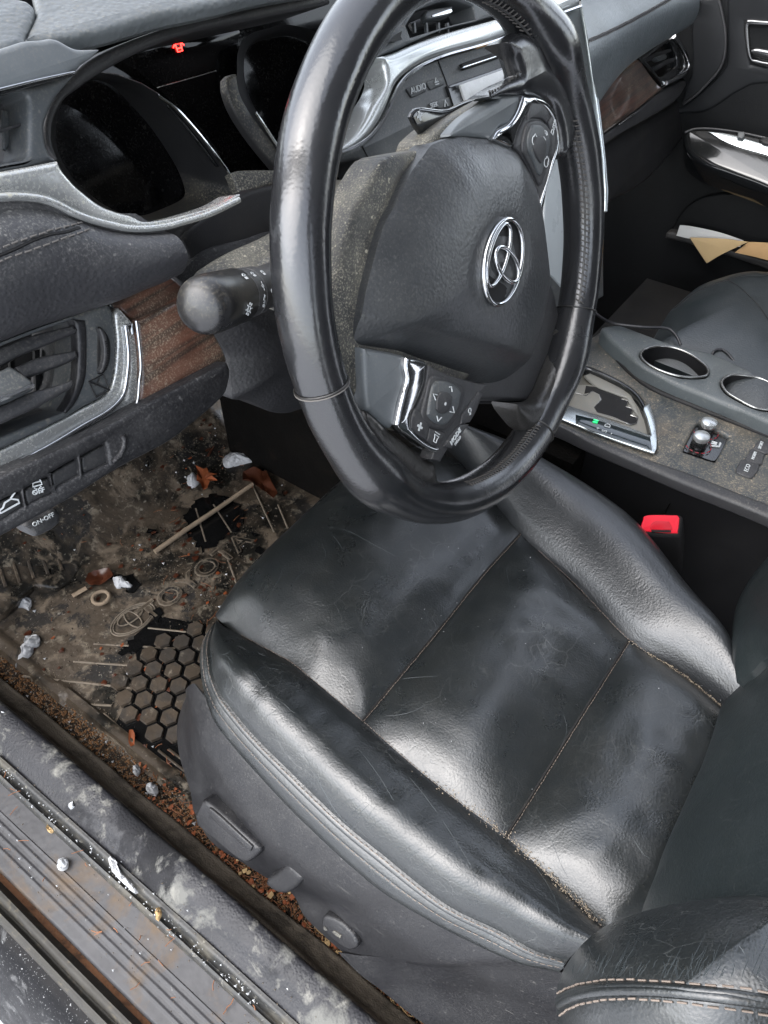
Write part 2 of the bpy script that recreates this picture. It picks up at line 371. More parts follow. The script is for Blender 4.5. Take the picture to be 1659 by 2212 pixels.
M_silv=mat('silver_trim',(.60,.62,.61),.2,.5,metal=.6,dust=.3,dcol=(.35,.32,.22),vary=.05)
M_side_lit=mat('side_plastic_skylit',(.36,.39,.40),.3,.5,metal=.1,dust=.2,vary=.05)  # grey plastic, reflected sky put into its pale base colour
M_chr2=mat('pale_chrome',(.62,.66,.66),.18,.5,metal=.9,dust=.1,vary=.05)
M_chrd=mat('dark_chrome',(.16,.16,.16),.16,.5,metal=.9,vary=.05)
M_chrd2=mat('worn_chrome',(.30,.30,.29),.2,.5,metal=.9,dust=.2,vary=.1)
M_chrm=mat('matt_chrome',(.62,.64,.64),.28,.5,metal=.8,dust=.15,vary=.05)
M_dpas=mat('passenger_dash_leather_skylit',(.11,.125,.13),.45,.5,grain=1.0,gs=450,dust=.12)  # dash leather made paler, sky light on the passenger side put into its colour
M_pianob=mat('blue_black_gloss',(.006,.014,.018),.06,.5,coat=1,dust=.1)
M_gatem=mat('gate_metal',(.10,.095,.08),.4,.5,dust=.8,dcol=(.25,.22,.15))
M_gatep=mat('gate_plate',(.20,.195,.175),.38,.5,dust=.7,dcol=(.32,.28,.20))
M_bolp=mat('passenger_leather',(.013,.017,.019),.36,.6,grain=.4,gs=600,crack=.1,dust=.14,dcol=(.25,.25,.24))
M_door2=mat('door_upper_vinyl',(.009,.0098,.011),.5,.4,grain=.3,gs=700)
M_doorl=mat('door_ledge',(.035,.034,.034),.5,.4,dust=.2)
M_kraft2=mat('kraft_orange',(.52,.33,.16),.7,.2,vary=.15)
def wood():
    m=bpy.data.materials.new('wood_veneer'); m.use_nodes=True; t=m.node_tree; N=t.nodes; bs=N['Principled BSDF']; lk=t.links.new
    tc=N.new('ShaderNodeTexCoord'); mp=N.new('ShaderNodeMapping'); mp.inputs['Rotation'].default_value=(0,.18,0); mp.inputs['Scale'].default_value=(7,40,150); lk(tc.outputs['Object'],mp.inputs[0])
    n=N.new('ShaderNodeTexNoise'); n.inputs['Scale'].default_value=1; n.inputs['Detail'].default_value=8; n.inputs['Distortion'].default_value=1.2; lk(mp.outputs[0],n.inputs['Vector'])
    r=N.new('ShaderNodeValToRGB'); e=r.color_ramp.elements; e[0].position=.38; e[0].color=(.012,.007,.006,1); e[1].position=.62; e[1].color=(.12,.048,.030,1); lk(n.outputs['Fac'],r.inputs[0])
    d=N.new('ShaderNodeTexNoise'); d.inputs['Scale'].default_value=900; d.inputs['Detail'].default_value=2; lk(tc.outputs['Object'],d.inputs['Vector'])
    d2=N.new('ShaderNodeTexNoise'); d2.inputs['Scale'].default_value=22; d2.inputs['Detail'].default_value=6; lk(tc.outputs['Object'],d2.inputs['Vector'])
    a=N.new('ShaderNodeMapRange'); a.inputs[1].default_value=.5; a.inputs[2].default_value=.72; lk(d.outputs['Fac'],a.inputs[0])
    b=N.new('ShaderNodeMapRange'); b.inputs[1].default_value=.35; b.inputs[2].default_value=.62; lk(d2.outputs['Fac'],b.inputs[0])
    mu=N.new('ShaderNodeMath'); mu.operation='MULTIPLY'; lk(a.outputs[0],mu.inputs[0]); lk(b.outputs[0],mu.inputs[1])
    ad=N.new('ShaderNodeMath'); ad.operation='MULTIPLY_ADD'; ad.inputs[1].default_value=.16; lk(b.outputs[0],ad.inputs[0]); lk(mu.outputs[0],ad.inputs[2])
    mx=N.new('ShaderNodeMix'); mx.data_type='RGBA'; mx.inputs[7].default_value=(.32,.26,.19,1); lk(ad.outputs[0],mx.inputs[0]); lk(r.outputs[0],mx.inputs[6]); lk(mx.outputs[2],bs.inputs['Base Color'])
    bs.inputs['Roughness'].default_value=.3; bs.inputs['Coat Weight'].default_value=1.; bs.inputs['Coat Roughness'].default_value=.08
    return m
M_wood=wood()
exec_parts=[]
# ================================================================ SETTING
def grid(name,x0,x1,y0,y1,nx,ny,zf,mat,kind='structure',loc=None):
    vs=[];fs=[]
    for i in range(nx+1):
        for j in range(ny+1):
            x=x0+(x1-x0)*i/nx; y=y0+(y1-y0)*j/ny; vs.append(V((x,y,zf(x,y))))
    for i in range(nx):
        for j in range(ny): a=i*(ny+1)+j; fs.append((a,a+1,a+ny+2,a+ny+1))
    o=mk(name,vs,fs,mat,None,60); o['kind']=kind; return o
grid('snow_ground',-60,60,-60,60,60,60,lambda x,y:-.27,M_snow)
grid('snow_bank',-1.6,-.42,-.9,1.2,110,180,lambda x,y:-.262+.012*NZ.noise(V((x*30,y*30,0)))+.006*NZ.noise(V((x*90,y*90,3))),M_snow)
grid('car_floor',-.30,1.02,-.9,1.0,60,90,lambda x,y:-.012+.002*NZ.noise(V((x*60,y*60,0)))+(max(0,y-.62)*.8),M_carp)
def boxv(a,b,vs,fs):
    n=len(vs); vs+= [V((x,y,z)) for x in(a[0],b[0]) for y in(a[1],b[1]) for z in(a[2],b[2])]
    fs+=[(n,n+1,n+3,n+2),(n+4,n+6,n+7,n+5),(n,n+4,n+5,n+1),(n+2,n+3,n+7,n+6),(n,n+2,n+6,n+4),(n+1,n+5,n+7,n+3)]
def boxes(name,lst,mat,par=None,loc=None):
    vs=[];fs=[]
    for a,b in lst: boxv(a,b,vs,fs)
    return mk(name,vs,fs,mat,par,35,loc)
# the car's roof and pillars around the cabin
M_head=mat('headliner',(.20,.205,.21),.9,.2)
rf=thing('car_body',(.35,-.5,1.2),'car body shell with roof and pillars around the front seats and its driver door open','car body'); rf['kind']='structure'
boxes('roof_panel',[((-.30,-1.4,1.20),(1.0,-.14,1.25))],M_head,rf)
boxes('pillar',[((-.40,-.62,.1),(-.30,-.50,1.2))],M_dark,rf)
boxes('pillar',[((1.02,-.62,.3),(1.08,-.50,1.2))],M_dark,rf)
for sx in(-.36,1.04): tube('pillar',[V((sx,-.14,1.2)),V((sx,.45,1.0)),V((sx,.85,.80))],.035,M_dark,rf,seg=8)
M_dtrim=mat('door_trim',(.02,.02,.022),.5)
do_=V((-.40,.72,0)); dd_=V((-.86,.50,0)).normalized(); dn_=V((-dd_.y,dd_.x,0))
vs=[do_+dd_*a+dn_*b_+V((0,0,z)) for a in(0,1.05) for b_ in(0,.09) for z in(-.05,.62)]
mk('unseen_door_panel',vs,[(0,1,3,2),(4,6,7,5),(0,4,5,1),(2,3,7,6),(0,2,6,4),(1,5,7,3)],M_dtrim,rf)  # open driver door out of view, added to shade the sill from low sky
boxes('rear_panel',[((-.38,-1.42,0),(1.08,-1.38,1.2))],M_dark,rf)
# ---------------------------------------------------------------- door sill
sill=thing('door_sill',(-.33,0,.0),'muddy salt stained door sill with ribbed grey scuff plate beside the driver seat','door sill')
def xs(py,z): return Z(z).at((0,py)).x
def prof(name,pts,mt,par,y0=-.75,y1=1.0,ny=120,jit=.0008,sub=5,corner=170,loc=None):
    pts=crom([V((x,0,z)) for x,z in pts],sub,False,corner); m=len(pts); vs=[];fs=[]
    for j in range(ny+1):
        y=y0+(y1-y0)*j/ny
        for i,p in enumerate(pts):
            k=NZ.noise(V((p.x*40,y*9,i*.05)))*jit*1.5; vs.append(V((p.x+k,y,p.z+NZ.noise(V((p.x*50+9,y*14,p.z*30)))*jit)))
    for j in range(ny):
        for i in range(m-1): a=j*m+i; fs.append((a,a+1,a+m+1,a+m))
    return mk(name,vs,fs,mt,par,50,loc)
prof('painted_rocker',[(xs(2230,-.16),-.24),(xs(2160,-.10),-.13),(xs(2098,-.05),-.05),(xs(2040,-.012),-.012),(xs(1993,-.004),-.004)],M_paint,sill,jit=0)
a=xs(1991,.0)
prof('outer_seal',[(a-.002,-.01),(a+.001,.018),(a+.006,.024),(a+.009,.016),(a+.011,.015),(a+.015,.028),(a+.020,.030),(a+.023,.019),(a+.026,.012)],M_rubl,sill,corner=60)
a2=xs(1925,.01)
prof('rust_gap',[(a2-.008,.010),(a2,.013),(a2+.006,.012),(xs(1874,.012)+.003,.010)],M_rust,sill,jit=.003)
b0=xs(1882,.03); b1=xs(1690,.045); st=[(b0-.001,.008),(b0,.026)]
for i in range(0,61):
    f=i/60; x=b0+.002+(b1-b0-.002)*f; z=.029+.014*f
    if .14<f<.66: z+=.0013*max(0,math.cos((f-.14)/.52*3.5*2*math.pi-math.pi))
    st.append((x,z))
prof('scuff_plate',st,M_step,sill,jit=.0003,sub=1,ny=160)
c0=b1; c1=xs(1640,.062)
prof('door_weatherstrip',[(c0-.001,.035),(c0+.001,.050),(c0+.005,.055),(c0+.007,.049),(c0+.009,.050),(c0+.013,.064),(c0+.018,.066),(c0+.021,.060),(c1,.055),(c1+.001,.045)],M_rub,sill,corner=60)
e0=xs(1638,.062); e1=xs(1512,.08)
prof('inner_sill_trim',[(e0,.050),(e0+.002,.063),(e0+.012,.071),(e0+(e1-e0)*.5,.079),(e1-.008,.083),(e1,.078),(e1+.003,.05)],M_sill,sill,jit=.0015)
g1=xs(1466,.02)
prof('carpet_edge',[(e1+.001,.055),(e1+.006,.052),(e1+.012,.030),(g1-.004,.018),(g1+.004,.012),(g1+.008,-.02)],M_felt,sill,jit=.002)
GX0=g1+.006; 
# ---------------------------------------------------------------- floor mat
ml=thing('floor_mat',(.1,.4,0),'muddy black rubber floor mat with raised lettering and hexagon tread in the driver footwell','floor mat')
mz=Z(.004)
mp=[(GX0+.042,-.05),(GX0+.034,.30),(GX0+.030,.44),(GX0+.03,.60),(GX0+.05,.80),(.33,.80),(.335,.50),(.30,.36),(.24,.28),(.24,-.05)]
def zmat(x,y): return .004+.0015*NZ.noise(V((x*14,y*14,0)))+max(0,y-.60)*.8
vs=[];fs=[];nx,ny=110,170
def inmat(x,y):
    l=.030+GX0+(.012 if y<.30 else 0); return x>l+.004*NZ.noise(V((y*6,0,0))) and x<.335
for i in range(nx+1):
    for j in range(ny+1):
        x=GX0+.02+(.345-GX0-.02)*i/nx; y=-.1+.95*j/ny; l=GX0+.03+.006*NZ.noise(V((y*5,2,0))); z=zmat(x,y)
        if x<l+.012: z=.012 if x>l-.004 else .002
        if x>.325: z+= (x-.325)*1.5
        vs.append(V((x,y,z)))
for i in range(nx):
    for j in range(ny): q=i*(ny+1)+j; fs.append((q,q+1,q+ny+2,q+ny+1))
mk('rubber_sheet',vs,fs,M_mat,ml,60)
# embossed lettering and emblem
z5=Z(.0048)
T0=L('a',1010,640)[0]; T1=L('a',1230,470)[0]
lw=(Z(.005).at(L('a',800,740)[0])-Z(.005).at(L('a',1240,470)[0])).length
for dy,mm,sz,bo in((0,M_letter,.0455,.0011),(.0012,M_mat,.0455,-.0004)): text('lettering','TOYOTA',T0,T1,Z(.005),sz,mm,ml,h=.0008+dy*.7,ext=.0009,bold=bo,sx=1.12)
ec=z5.at(L('a',680,865)[0]); ex=(z5.at(L('a',780,790)[0])-z5.at(L('a',575,935)[0])); hl=ex.length/2; ex.normalize(); ey=V((0,0,1)).cross(ex)
def ell(cx,cy,a,b,n=48): return [ec+ex*(cx+a*math.cos(2*math.pi*i/n))+ey*(cy+b*math.sin(2*math.pi*i/n))+V((0,0,.0008)) for i in range(n)]
for (cx,cy,a_,b_) in((0,0,hl,hl*.64),(0,0,hl*.9,hl*.55),(0,0,hl*.24,hl*.55),(0,hl*.2,hl*.58,hl*.3)):
    tube('embossed_emblem',ell(cx,cy,a_,b_),.0012,M_letter,ml,closed=True,seg=6)
# hexagon tread: tiles standing proud of wet black grooves
h0=Z(.006).at(L('a',660,1355)[0]); h1=Z(.006).at(L('a',770,1245)[0]); h2=Z(.006).at(L('a',857,1310)[0])
slab('tread_recess',[V(p) for p in((-.175,.20,.0055),(-.19,.34,.0055),(-.12,.375,.0055),(-.075,.43,.0055),(-.03,.43,.0055),(.02,.30,.0055),(.05,.05,.0055),(-.15,.05,.0055))],Z(.0055),.001,M_blackrub,ml,world=True)
va=(h1-h0); va*=.70; ca_=rad(-60); vb=V((va.x*math.cos(ca_)-va.y*math.sin(ca_),va.x*math.sin(ca_)+va.y*math.cos(ca_),0)); rr=va.length/math.sqrt(3)*.84
hexm=None; k=0
rnd=random.Random(3)
dirx=va.normalized(); 
for i in range(-9,11):
    for j in range(-10,10):
        c=h0+va*i+vb*j
        if not(-.165<c.x<.0 and .12<c.y<.395) or c.x+c.y*.35<-.07 or (c.x-(-.12))*1.0+ (c.y-.375)*1.6>.10: continue
        q=[]
        ang0=math.atan2(va.y,va.x)+rad(30)
        for s in range(6):
            a=ang0+rad(60*s); q.append(c+V((math.cos(a),math.sin(a),0))*rr*.98)
        vs=[p+V((0,0,.0005)) for p in q]+[c+(p-c)*.93+V((0,0,.0045+rnd.uniform(-.0004,.0006))) for p in q]; vs=[V((v.x,v.y,v.z)) for v in vs]
        fs=[(s,(s+1)%6,6+(s+1)%6,6+s) for s in range(6)]+[(6,7,8,9,10,11)]
        mk('tread_hexagon',vs,fs,M_mtr,ml,20)
for a_,b_ in (((755,910),(950,930)),((480,990),(895,1015)),((375,1080),(790,1110)),((120,1155),(670,1215)),((375,1295),(570,1305)),((475,1380),(640,1531)),((530,1345),(720,1520)),((500,1365),(690,1531)),((1165,560),(1250,800)),((1090,280),(1180,420)),((1290,180),(1400,420)),((1420,280),(1470,400)),((1000,300),(1050,470))):
    p=z5.at(L('a',*a_)[0]); q=z5.at(L('a',*b_)[0]); tube('tread_rib',[p,p.lerp(q,.5),q],.0017,M_letter,ml,seg=6)
for i in range(5):
    x=GX0+.05+i*.009; tube('edge_rib',[V((x,-.1,.006)),V((x,.27-i*.01,.006))],.0017,M_mtr,ml,seg=6)
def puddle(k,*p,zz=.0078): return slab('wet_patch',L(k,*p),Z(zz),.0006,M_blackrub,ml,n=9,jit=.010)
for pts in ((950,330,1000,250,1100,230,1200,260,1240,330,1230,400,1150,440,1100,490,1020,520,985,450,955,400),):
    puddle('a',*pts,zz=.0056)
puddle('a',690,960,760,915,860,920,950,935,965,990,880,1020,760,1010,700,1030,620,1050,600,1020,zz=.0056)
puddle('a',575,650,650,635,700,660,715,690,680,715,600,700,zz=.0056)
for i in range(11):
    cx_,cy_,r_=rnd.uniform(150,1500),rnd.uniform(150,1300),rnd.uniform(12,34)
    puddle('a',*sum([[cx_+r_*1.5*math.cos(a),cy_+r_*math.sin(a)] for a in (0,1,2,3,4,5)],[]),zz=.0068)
# foot rest
fr=thing('foot_rest',(-.2,.55,0),'ribbed muddy black foot rest at the far left of the footwell','foot rest')
fp=Pl(Z(.03).at((60,1260)),(.25,-.35,1))
slab('pad',L('a',-300,300,150,300,330,480,395,560,395,640,300,700,180,690,0,830,-300,900),fp,.03,M_mat,fr,b=.006)
for i in range(5):
    p=fp.at(L('a',-60+i*75,420-i*5)[0],.001); q=fp.at(L('a',30+i*72,700-i*22)[0],.001); tube('rib',[p,q],.0026,M_mtr,fr,seg=6)
# footwell sides: console carpet wall and the dark bulkhead
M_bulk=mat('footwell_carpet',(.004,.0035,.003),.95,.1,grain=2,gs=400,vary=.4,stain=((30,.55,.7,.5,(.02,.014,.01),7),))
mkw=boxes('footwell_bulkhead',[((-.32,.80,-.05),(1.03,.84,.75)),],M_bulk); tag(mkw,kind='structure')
# ---------------------------------------------------------------- litter
rnd=random.Random(11)
def needles(name,n,region,mt,zf,par=None,r=.00045,l=(.007,.018),label=None,dirb=None,spread=3.14):
    vs=[];fs=[]
    for _ in range(n):
        x,y=region(); a=rnd.uniform(0,math.pi) if dirb is None else dirb+rnd.gauss(0,spread); ll=rnd.uniform(*l); z=zf(x,y)+rnd.uniform(.0005,.004)
        p=V((x,y,z)); d=V((math.cos(a),math.sin(a),rnd.uniform(-.12,.12)))*ll; bow=V((-d.y,d.x,0))*rnd.uniform(-.15,.15)
        tubev([p,p+d*.5+bow,p+d],r,False,4,vs,fs)
    o=mk(name,vs,fs,mt,None,0,(0,0,0)); o['kind']='stuff'; return o
def crumbs(name,n,region,mt,zf,s=(.001,.003)):
    vs=[];fs=[]
    for _ in range(n):
        x,y=region(); z=zf(x,y); q=rnd.uniform(*s); b=len(vs)
        for dx,dy,dz in((1,0,0),(-.4,.9,0),(-.5,-.8,.1),(0,0,1),(.1,.1,-.8)): vs.append(V((x+dx*q*rnd.uniform(.6,1.2),y+dy*q*rnd.uniform(.6,1.2),z+q*.3+dz*q*rnd.uniform(.5,1))))
        fs+=[(b,b+1,b+3),(b+1,b+2,b+3),(b+2,b,b+3),(b+1,b,b+4),(b+2,b+1,b+4),(b,b+2,b+4)]
    o=mk(name,vs,fs,mt,None,0,(0,0,0)); o['kind']='stuff'; return o
gut=lambda: (GX0+rnd.uniform(-.004,.034)*(1+.0), rnd.uniform(-.45,.62))
def gut2():
    y=rnd.triangular(-.35,.30,.06); return (GX0+rnd.uniform(-.012,.045),y)
needles('pine_needles',520,gut2,M_need,lambda x,y:.004)
needles('pine_needles_pale',420,lambda:(GX0+rnd.uniform(-.02,.05),rnd.uniform(-.35,-.02)),M_needp,lambda x,y:.006)
crumbs('soil_crumbs',4200,gut,M_soil,lambda x,y:.001,(.0008,.0034))
crumbs('pale_soil_crumbs',1500,gut,M_sand,lambda x,y:.003,(.0004,.0018))
crumbs('sand_grains',3000,lambda:(GX0+rnd.uniform(-.02,.05),rnd.uniform(-.4,.5)),M_sand,lambda x,y:.004,(.0004,.0012))
def onmat():
    while 1:
        x,y=rnd.uniform(-.19,.32),rnd.uniform(.1,.75)
        if NZ.noise(V((x*9,y*9,4)))>rnd.uniform(-.3,.5): return x,y
needles('needles_on_mat',110,onmat,M_need,zmat,l=(.006,.02))
crumbs('grit_on_mat',3400,onmat,M_felt,zmat,(.0006,.0022))
crumbs('pale_grit_on_mat',1500,onmat,M_sand,zmat,(.0004,.0013))
def onsill(): return rnd.uniform(b0+.004,e1-.01),rnd.uniform(-.25,.6)
def zs(x,y): return .032+.014*(x-b0)/(b1-b0) if x<b1 else (.056 if x<c1 else .074)
needles('needles_on_sill',40,lambda:(rnd.triangular(b0,e0,b1),rnd.uniform(-.1,.5)),M_need,zs,l=(.004,.013),r=.0005)
crumbs('grit_on_sill',500,onsill,M_felt,zs,(.0004,.0014))
crumbs('snow_crumbs',260,lambda:(rnd.gauss((c0+c1)/2+.004,.006),rnd.uniform(-.05,.5)),M_ice,lambda x,y:.062,(.0006,.002))
def heap(k,pts,z,Hh,mt,label,name='snow_lump',cat='snow lump',group=None,e=2):
    pl=Z(z); q=L(k,*pts); c=sum((pl.at(p) for p in q),V())/len(q)
    o=dome(name,q,pl,Hh,mt,None,e=e,skirt=.003,rings=7,n=4,corner=90,loc=tuple(c),fn=lambda p,r:p+V((.0014*NZ.noise(p*420+V((3,3,3))),.0014*NZ.noise(p*420+V((8,1,3))),.0034*NZ.noise(p*260)+.0015*NZ.noise(p*700)))); tag(o,label,cat,group); return o
G='white snow lumps trodden into the car'
heap('a',(575,655,610,645,640,655,645,680,675,690,665,702,630,700,600,705,585,690),.006,.010,M_ice,'star shaped white snow lump beside the black wet patch on the floor mat',group=G)
heap('a',(130,950,195,945,200,990,170,1010,160,1040,110,1080,75,1105,110,1050,105,1000,135,985),.008,.010,M_ice,'long crooked white snow lump at the left corner of the floor mat',group=G)
heap('a',(950,150,985,115,1010,135,1015,170,985,192,965,185),.006,.012,M_ice,'white snow lump touching the orange leaf',group=G)
heap('a',(60,770,95,735,150,750,160,785,145,815,110,800,75,800),.012,.010,M_ice,'dull grey snow lump lying below the foot rest ribs',group=G)
heap('a',(760,0,800,-10,820,20,790,45,770,30),.006,.012,M_ice,'small snow lump under the dashboard left of the red leaves',group=G)
heap('a',(1035,0,1090,-15,1110,10,1085,35,1050,22,1000,10),.006,.012,M_ice,'snow lump on the dark red leaves under the dashboard',group=G)
heap('a',(1140,40,1200,15,1270,25,1290,60,1220,75,1150,85),.006,.012,M_ice,'broad dirty snow lump behind the twig under the dashboard',group=G)
heap('b',(285,870,310,865,322,885,315,915,285,925,270,905),.046,.006,M_ice,'round white snow lump on the ribbed scuff plate',group=G)
heap('b',(630,440,655,430,665,455,650,478,632,465),.012,.010,M_ice,'smaller snow lump in the dirt channel nearer the dashboard',group=G)
heap('b',(700,520,735,515,748,545,738,572,705,560,692,540),.012,.012,M_ice,'larger snow lump in the dirt channel beside the seat base',group=G)
heap('b',(325,610,350,600,352,625,330,632),.073,.004,M_ice,'tiny snow lump on the salt stained inner trim',group=G)
heap('b',(515,860,545,870,555,900,590,960,650,1020,640,1035,590,990,540,940,520,900),.068,.003,M_ice,'thin trail of snow along the rubber weatherstrip',group=G)
heap('b',(0,165,35,170,40,185,10,195,-5,185),.078,.004,M_ice,'snow lump on the inner trim at the left edge',group=G)
heap('b',(740,1105,755,1100,765,1130,750,1165,738,1150),.068,.004,M_needp,'pale yellow leaf scrap on the rubber weatherstrip','leaf_scrap','leaf scrap',e=1.5)
heap('b',(222,715,240,705,260,725,245,745,228,740),.048,.004,M_needp,'crumpled yellow leaf scrap on the scuff plate','leaf_scrap','leaf scrap',e=1.5)
def flat(name,k,pts,z,t,mt,label,cat,curl=.004,group=None):
    pl=Z(z); q=crom([pl.at(p) for p in L(k,*pts)],3,True,40); c=sum(q,V())/len(q); vs=[];fs=[];m=len(q)
    for s in(0,1):
        for r in(1,.6,.25):
            for p in q: d=c+(p-c)*r; vs.append(d+V((0,0,t*s+curl*NZ.noise(d*90)+curl*(r-.25))))
    n3=3*m
    for s in(0,1):
        for k2 in range(2):
            for i in range(m): a=s*n3+k2*m; fs.append((a+i,a+(i+1)%m,a+m+(i+1)%m,a+m+i))
        fs.append(tuple(s*n3+2*m+i for i in range(m)))
    for i in range(m): fs.append((i,(i+1)%m,n3+(i+1)%m,n3+i))
    o=mk(name,vs,fs,mt,None,40,tuple(c)); return tag(o,label,cat,group)
flat('dead_leaf','a',(1000,85,1040,110,1060,105,1070,130,1110,125,1085,155,1115,175,1075,175,1065,215,1040,215,1025,180,1005,165,1010,130),.016,.0006,M_leaf,'bright orange torn leaf lying by a snow lump above the twig','leaf',.008)
M_leafd=mat('wet_red_leaf',(.06,.018,.008),.35,.5,vary=.5)
flat('dead_leaf','a',(905,-20,960,-35,1010,-25,1040,-5,1100,5,1070,50,1010,45,960,30,930,40),.01,.0006,M_leafd,'dark wet red leaves lying deepest under the dashboard','leaves',.01)
flat('dead_leaf','a',(1240,120,1300,105,1360,125,1380,160,1420,240,1400,265,1340,215,1290,175,1240,165),.008,.0006,M_leafd,'dark brown red leaf lying right of the twig end','leaf',.008)
flat('dead_leaf','a',(455,640,500,622,560,615,580,640,560,665,520,690,470,695,440,680),.009,.0006,M_leafd,'rusty needle clump beside the star shaped snow lump','leaf litter',.006)
flat('dead_leaf','b',(615,265,630,262,642,290,638,335,622,345,612,320),.010,.0012,M_leaf,'narrow orange leaf on the hexagon tread near the seat','leaf',.003)
p=Z(.012).at(L('a',790,520)[0]); q=Z(.016).at(L('a',1290,175)[0])
tw=tube('twig',[p,p.lerp(q,.3)+V((0,0,.001)),p.lerp(q,.6)+V((0,0,-.0005)),q],lambda t:.0042-.0006*t,M_twig,None,seg=9,loc=tuple(p)); tag(tw,'long straight grey brown twig lying across the floor mat','twig')
p=Z(.01).at(L('a',370,745)[0]); q=Z(.01).at(L('a',440,705)[0])
tw=tube('wood_chip',[p,q],.005,M_twig,None,seg=6,loc=tuple(p),sq=.5); tag(tw,'short split beige wood chip beside the round seed cap','wood chip')
sc=Z(.008).at(L('a',518,760)[0])
o=tube('seed_cap',[sc+V((.012*math.cos(a*.314),.012*math.sin(a*.314),.003)) for a in range(20)],.003,M_twig,None,closed=True,seg=8,loc=tuple(sc)); tag(o,'round tan ring shaped seed cap on the floor mat','seed cap')

def bits(name,n,region,mt,zf,s):
    vs=[];fs=[]
    for _ in range(n):
        x,y=region(); z=zf(x,y)+.0015; q=rnd.uniform(*s); a0=rnd.uniform(0,6.28); b=len(vs); k=rnd.choice((4,5,6))
        for i in range(k):
            a=a0+6.28*i/k; r=q*rnd.uniform(.5,1.1); vs.append(V((x+r*math.cos(a)*1.3,y+r*math.sin(a),z+rnd.uniform(0,.35)*q)))
        vs.append(V((x,y,z+q*.25))); fs+=[(b+i,b+(i+1)%k,b+k) for i in range(k)]
    o=mk(name,vs,fs,mt,None,0,(0,0,0)); o['kind']='stuff'
bits('leaf_bits',200,onmat,M_leafd,zmat,(.0015,.0055)); bits('orange_leaf_bits',36,onmat,M_leaf,zmat,(.001,.004))
bits('leaf_bits_in_channel',320,gut2,M_leaf,lambda x,y:.006,(.001,.004)); bits('tan_leaf_bits',220,lambda:(GX0+rnd.uniform(-.015,.05),rnd.uniform(-.35,.1)),M_needp,lambda x,y:.007,(.001,.0045))
crumbs('snow_bits',90,onmat,M_ice,zmat,(.001,.0035)); crumbs('snow_bits_in_channel',70,gut,M_ice,lambda x,y:.005,(.001,.003)); crumbs('snow_bits_on_sill',60,onsill,M_ice,zs,(.0006,.0022))
# ================================================================ DRIVER SEAT
seat=thing('driver_seat',(0,-.03,.05),'black leather driver seat with creased side bolsters and tan double stitching','car seat')
sz=Z(.297)
seamL=crom([Z(.262).at(L('0',465,1345)[0])+V((0,0,0)),Z(.290).at((560,1392))]+[sz.at(q) for q in [(640,1440),(785,1560)]],6)
def wr(p,u,v,f): return f*(.0022*NZ.noise(V((p.x*16,p.y*16,3)))+.0016*NZ.noise(V((p.x*45,p.y*45,7))))
s1=cv([(785,1560),(860,1470),(950,1362),(1040,1250),(1125,1155)],sz)
s2=cv([(1095,1810),(1170,1690),(1250,1560),(1310,1465),(1360,1385)],sz)
LB=cv([(785,1560),(930,1685),(1095,1810)],sz); RB=cv([(1125,1155),(1240,1262),(1360,1385)],sz)
LC=cv([(1095,1810),(1200,1905),(1310,2010)],sz); RC=cv([(1360,1385),(1470,1455),(1570,1535)],sz); LC.append(LC[-1]+V((.005,-.05,-.005))); RC.append(RC[-1]+V((-.004,-.05,-.005)))
# middle and rear insert panels
def wrB(p,u,v,f):
    k=NZ.noise(V((p.x*9+p.y*6,p.y*22-p.x*10,1)))
    k2=NZ.noise(V((p.x*26,p.y*5,8)))
    return f*(.0024*k+.0022*NZ.noise(V((p.x*40,p.y*14,2))))-f*.0015*math.exp(-((u-.62)/.10)**2)*math.exp(-((v-.62)/.09)**2)+f*.004*k2*max(0,u-.5)
patch('cushion_panel',s1,s2,LB,RB,M_seat,seat,H=.021,e=5,ev=2.1,n=80,m=70,fn=lambda p,u,v,f:wrB(p,1-u if 0 else u,v,f))
bk=[V((-.16,-.30,.285)),V((0,-.31,.29)),V((.11,-.30,.29))]
bk[0]=Z(.285).at((1330,2030)); bk[2]=sz.at((1575,1540))
patch('cushion_panel',s2,[LC[-1],(LC[-1]+RC[-1])/2+V((0,-.02,0)),RC[-1]],LC,RC,M_seat,seat,H=.026,e=5,ev=2.1,n=60,m=50,fn=wr)
# front panel rolls over the nose of the seat
xR=[sz.at((1125,1155)),sz.at((1075,1095)),]
rows=[]
nU=50
def frontrow(v):
    """v 0 at the seam .. 1 under the nose"""
    y=[-.045,-.036,-.005,.05,.12,.170,.198,.211,.205,.19][int(v)]; z=[.297,.3035,.3125,.319,.315,.298,.272,.235,.19,.13][int(v)]; return y,z
fl=[]
RY=[-.020,-.012,.000,.022,.055,.095,.135,.165,.190,.206,.212,.206,.19]; RZ=[.297,.3035,.3100,.3165,.3195,.3195,.316,.309,.294,.268,.235,.19,.13]
inner=crom([Z(.262).at(L('c',220,628)[0]),Z(.275).at((520,1372)),Z(.289).at((600,1415))]+[sz.at(q) for q in [(640,1440),(785,1560),(930,1685),(1095,1810),(1200,1905),(1310,2012)]],6)
Ri=crom([sz.at(q) for q in [(960,960),(1020,1030),(1075,1095),(1125,1155),(1240,1262),(1360,1385),(1470,1455),(1572,1540)]],6)
def aty(c,y):
    return min(resamp(c,400),key=lambda p:abs(p.y-y))
tip=inner[0]
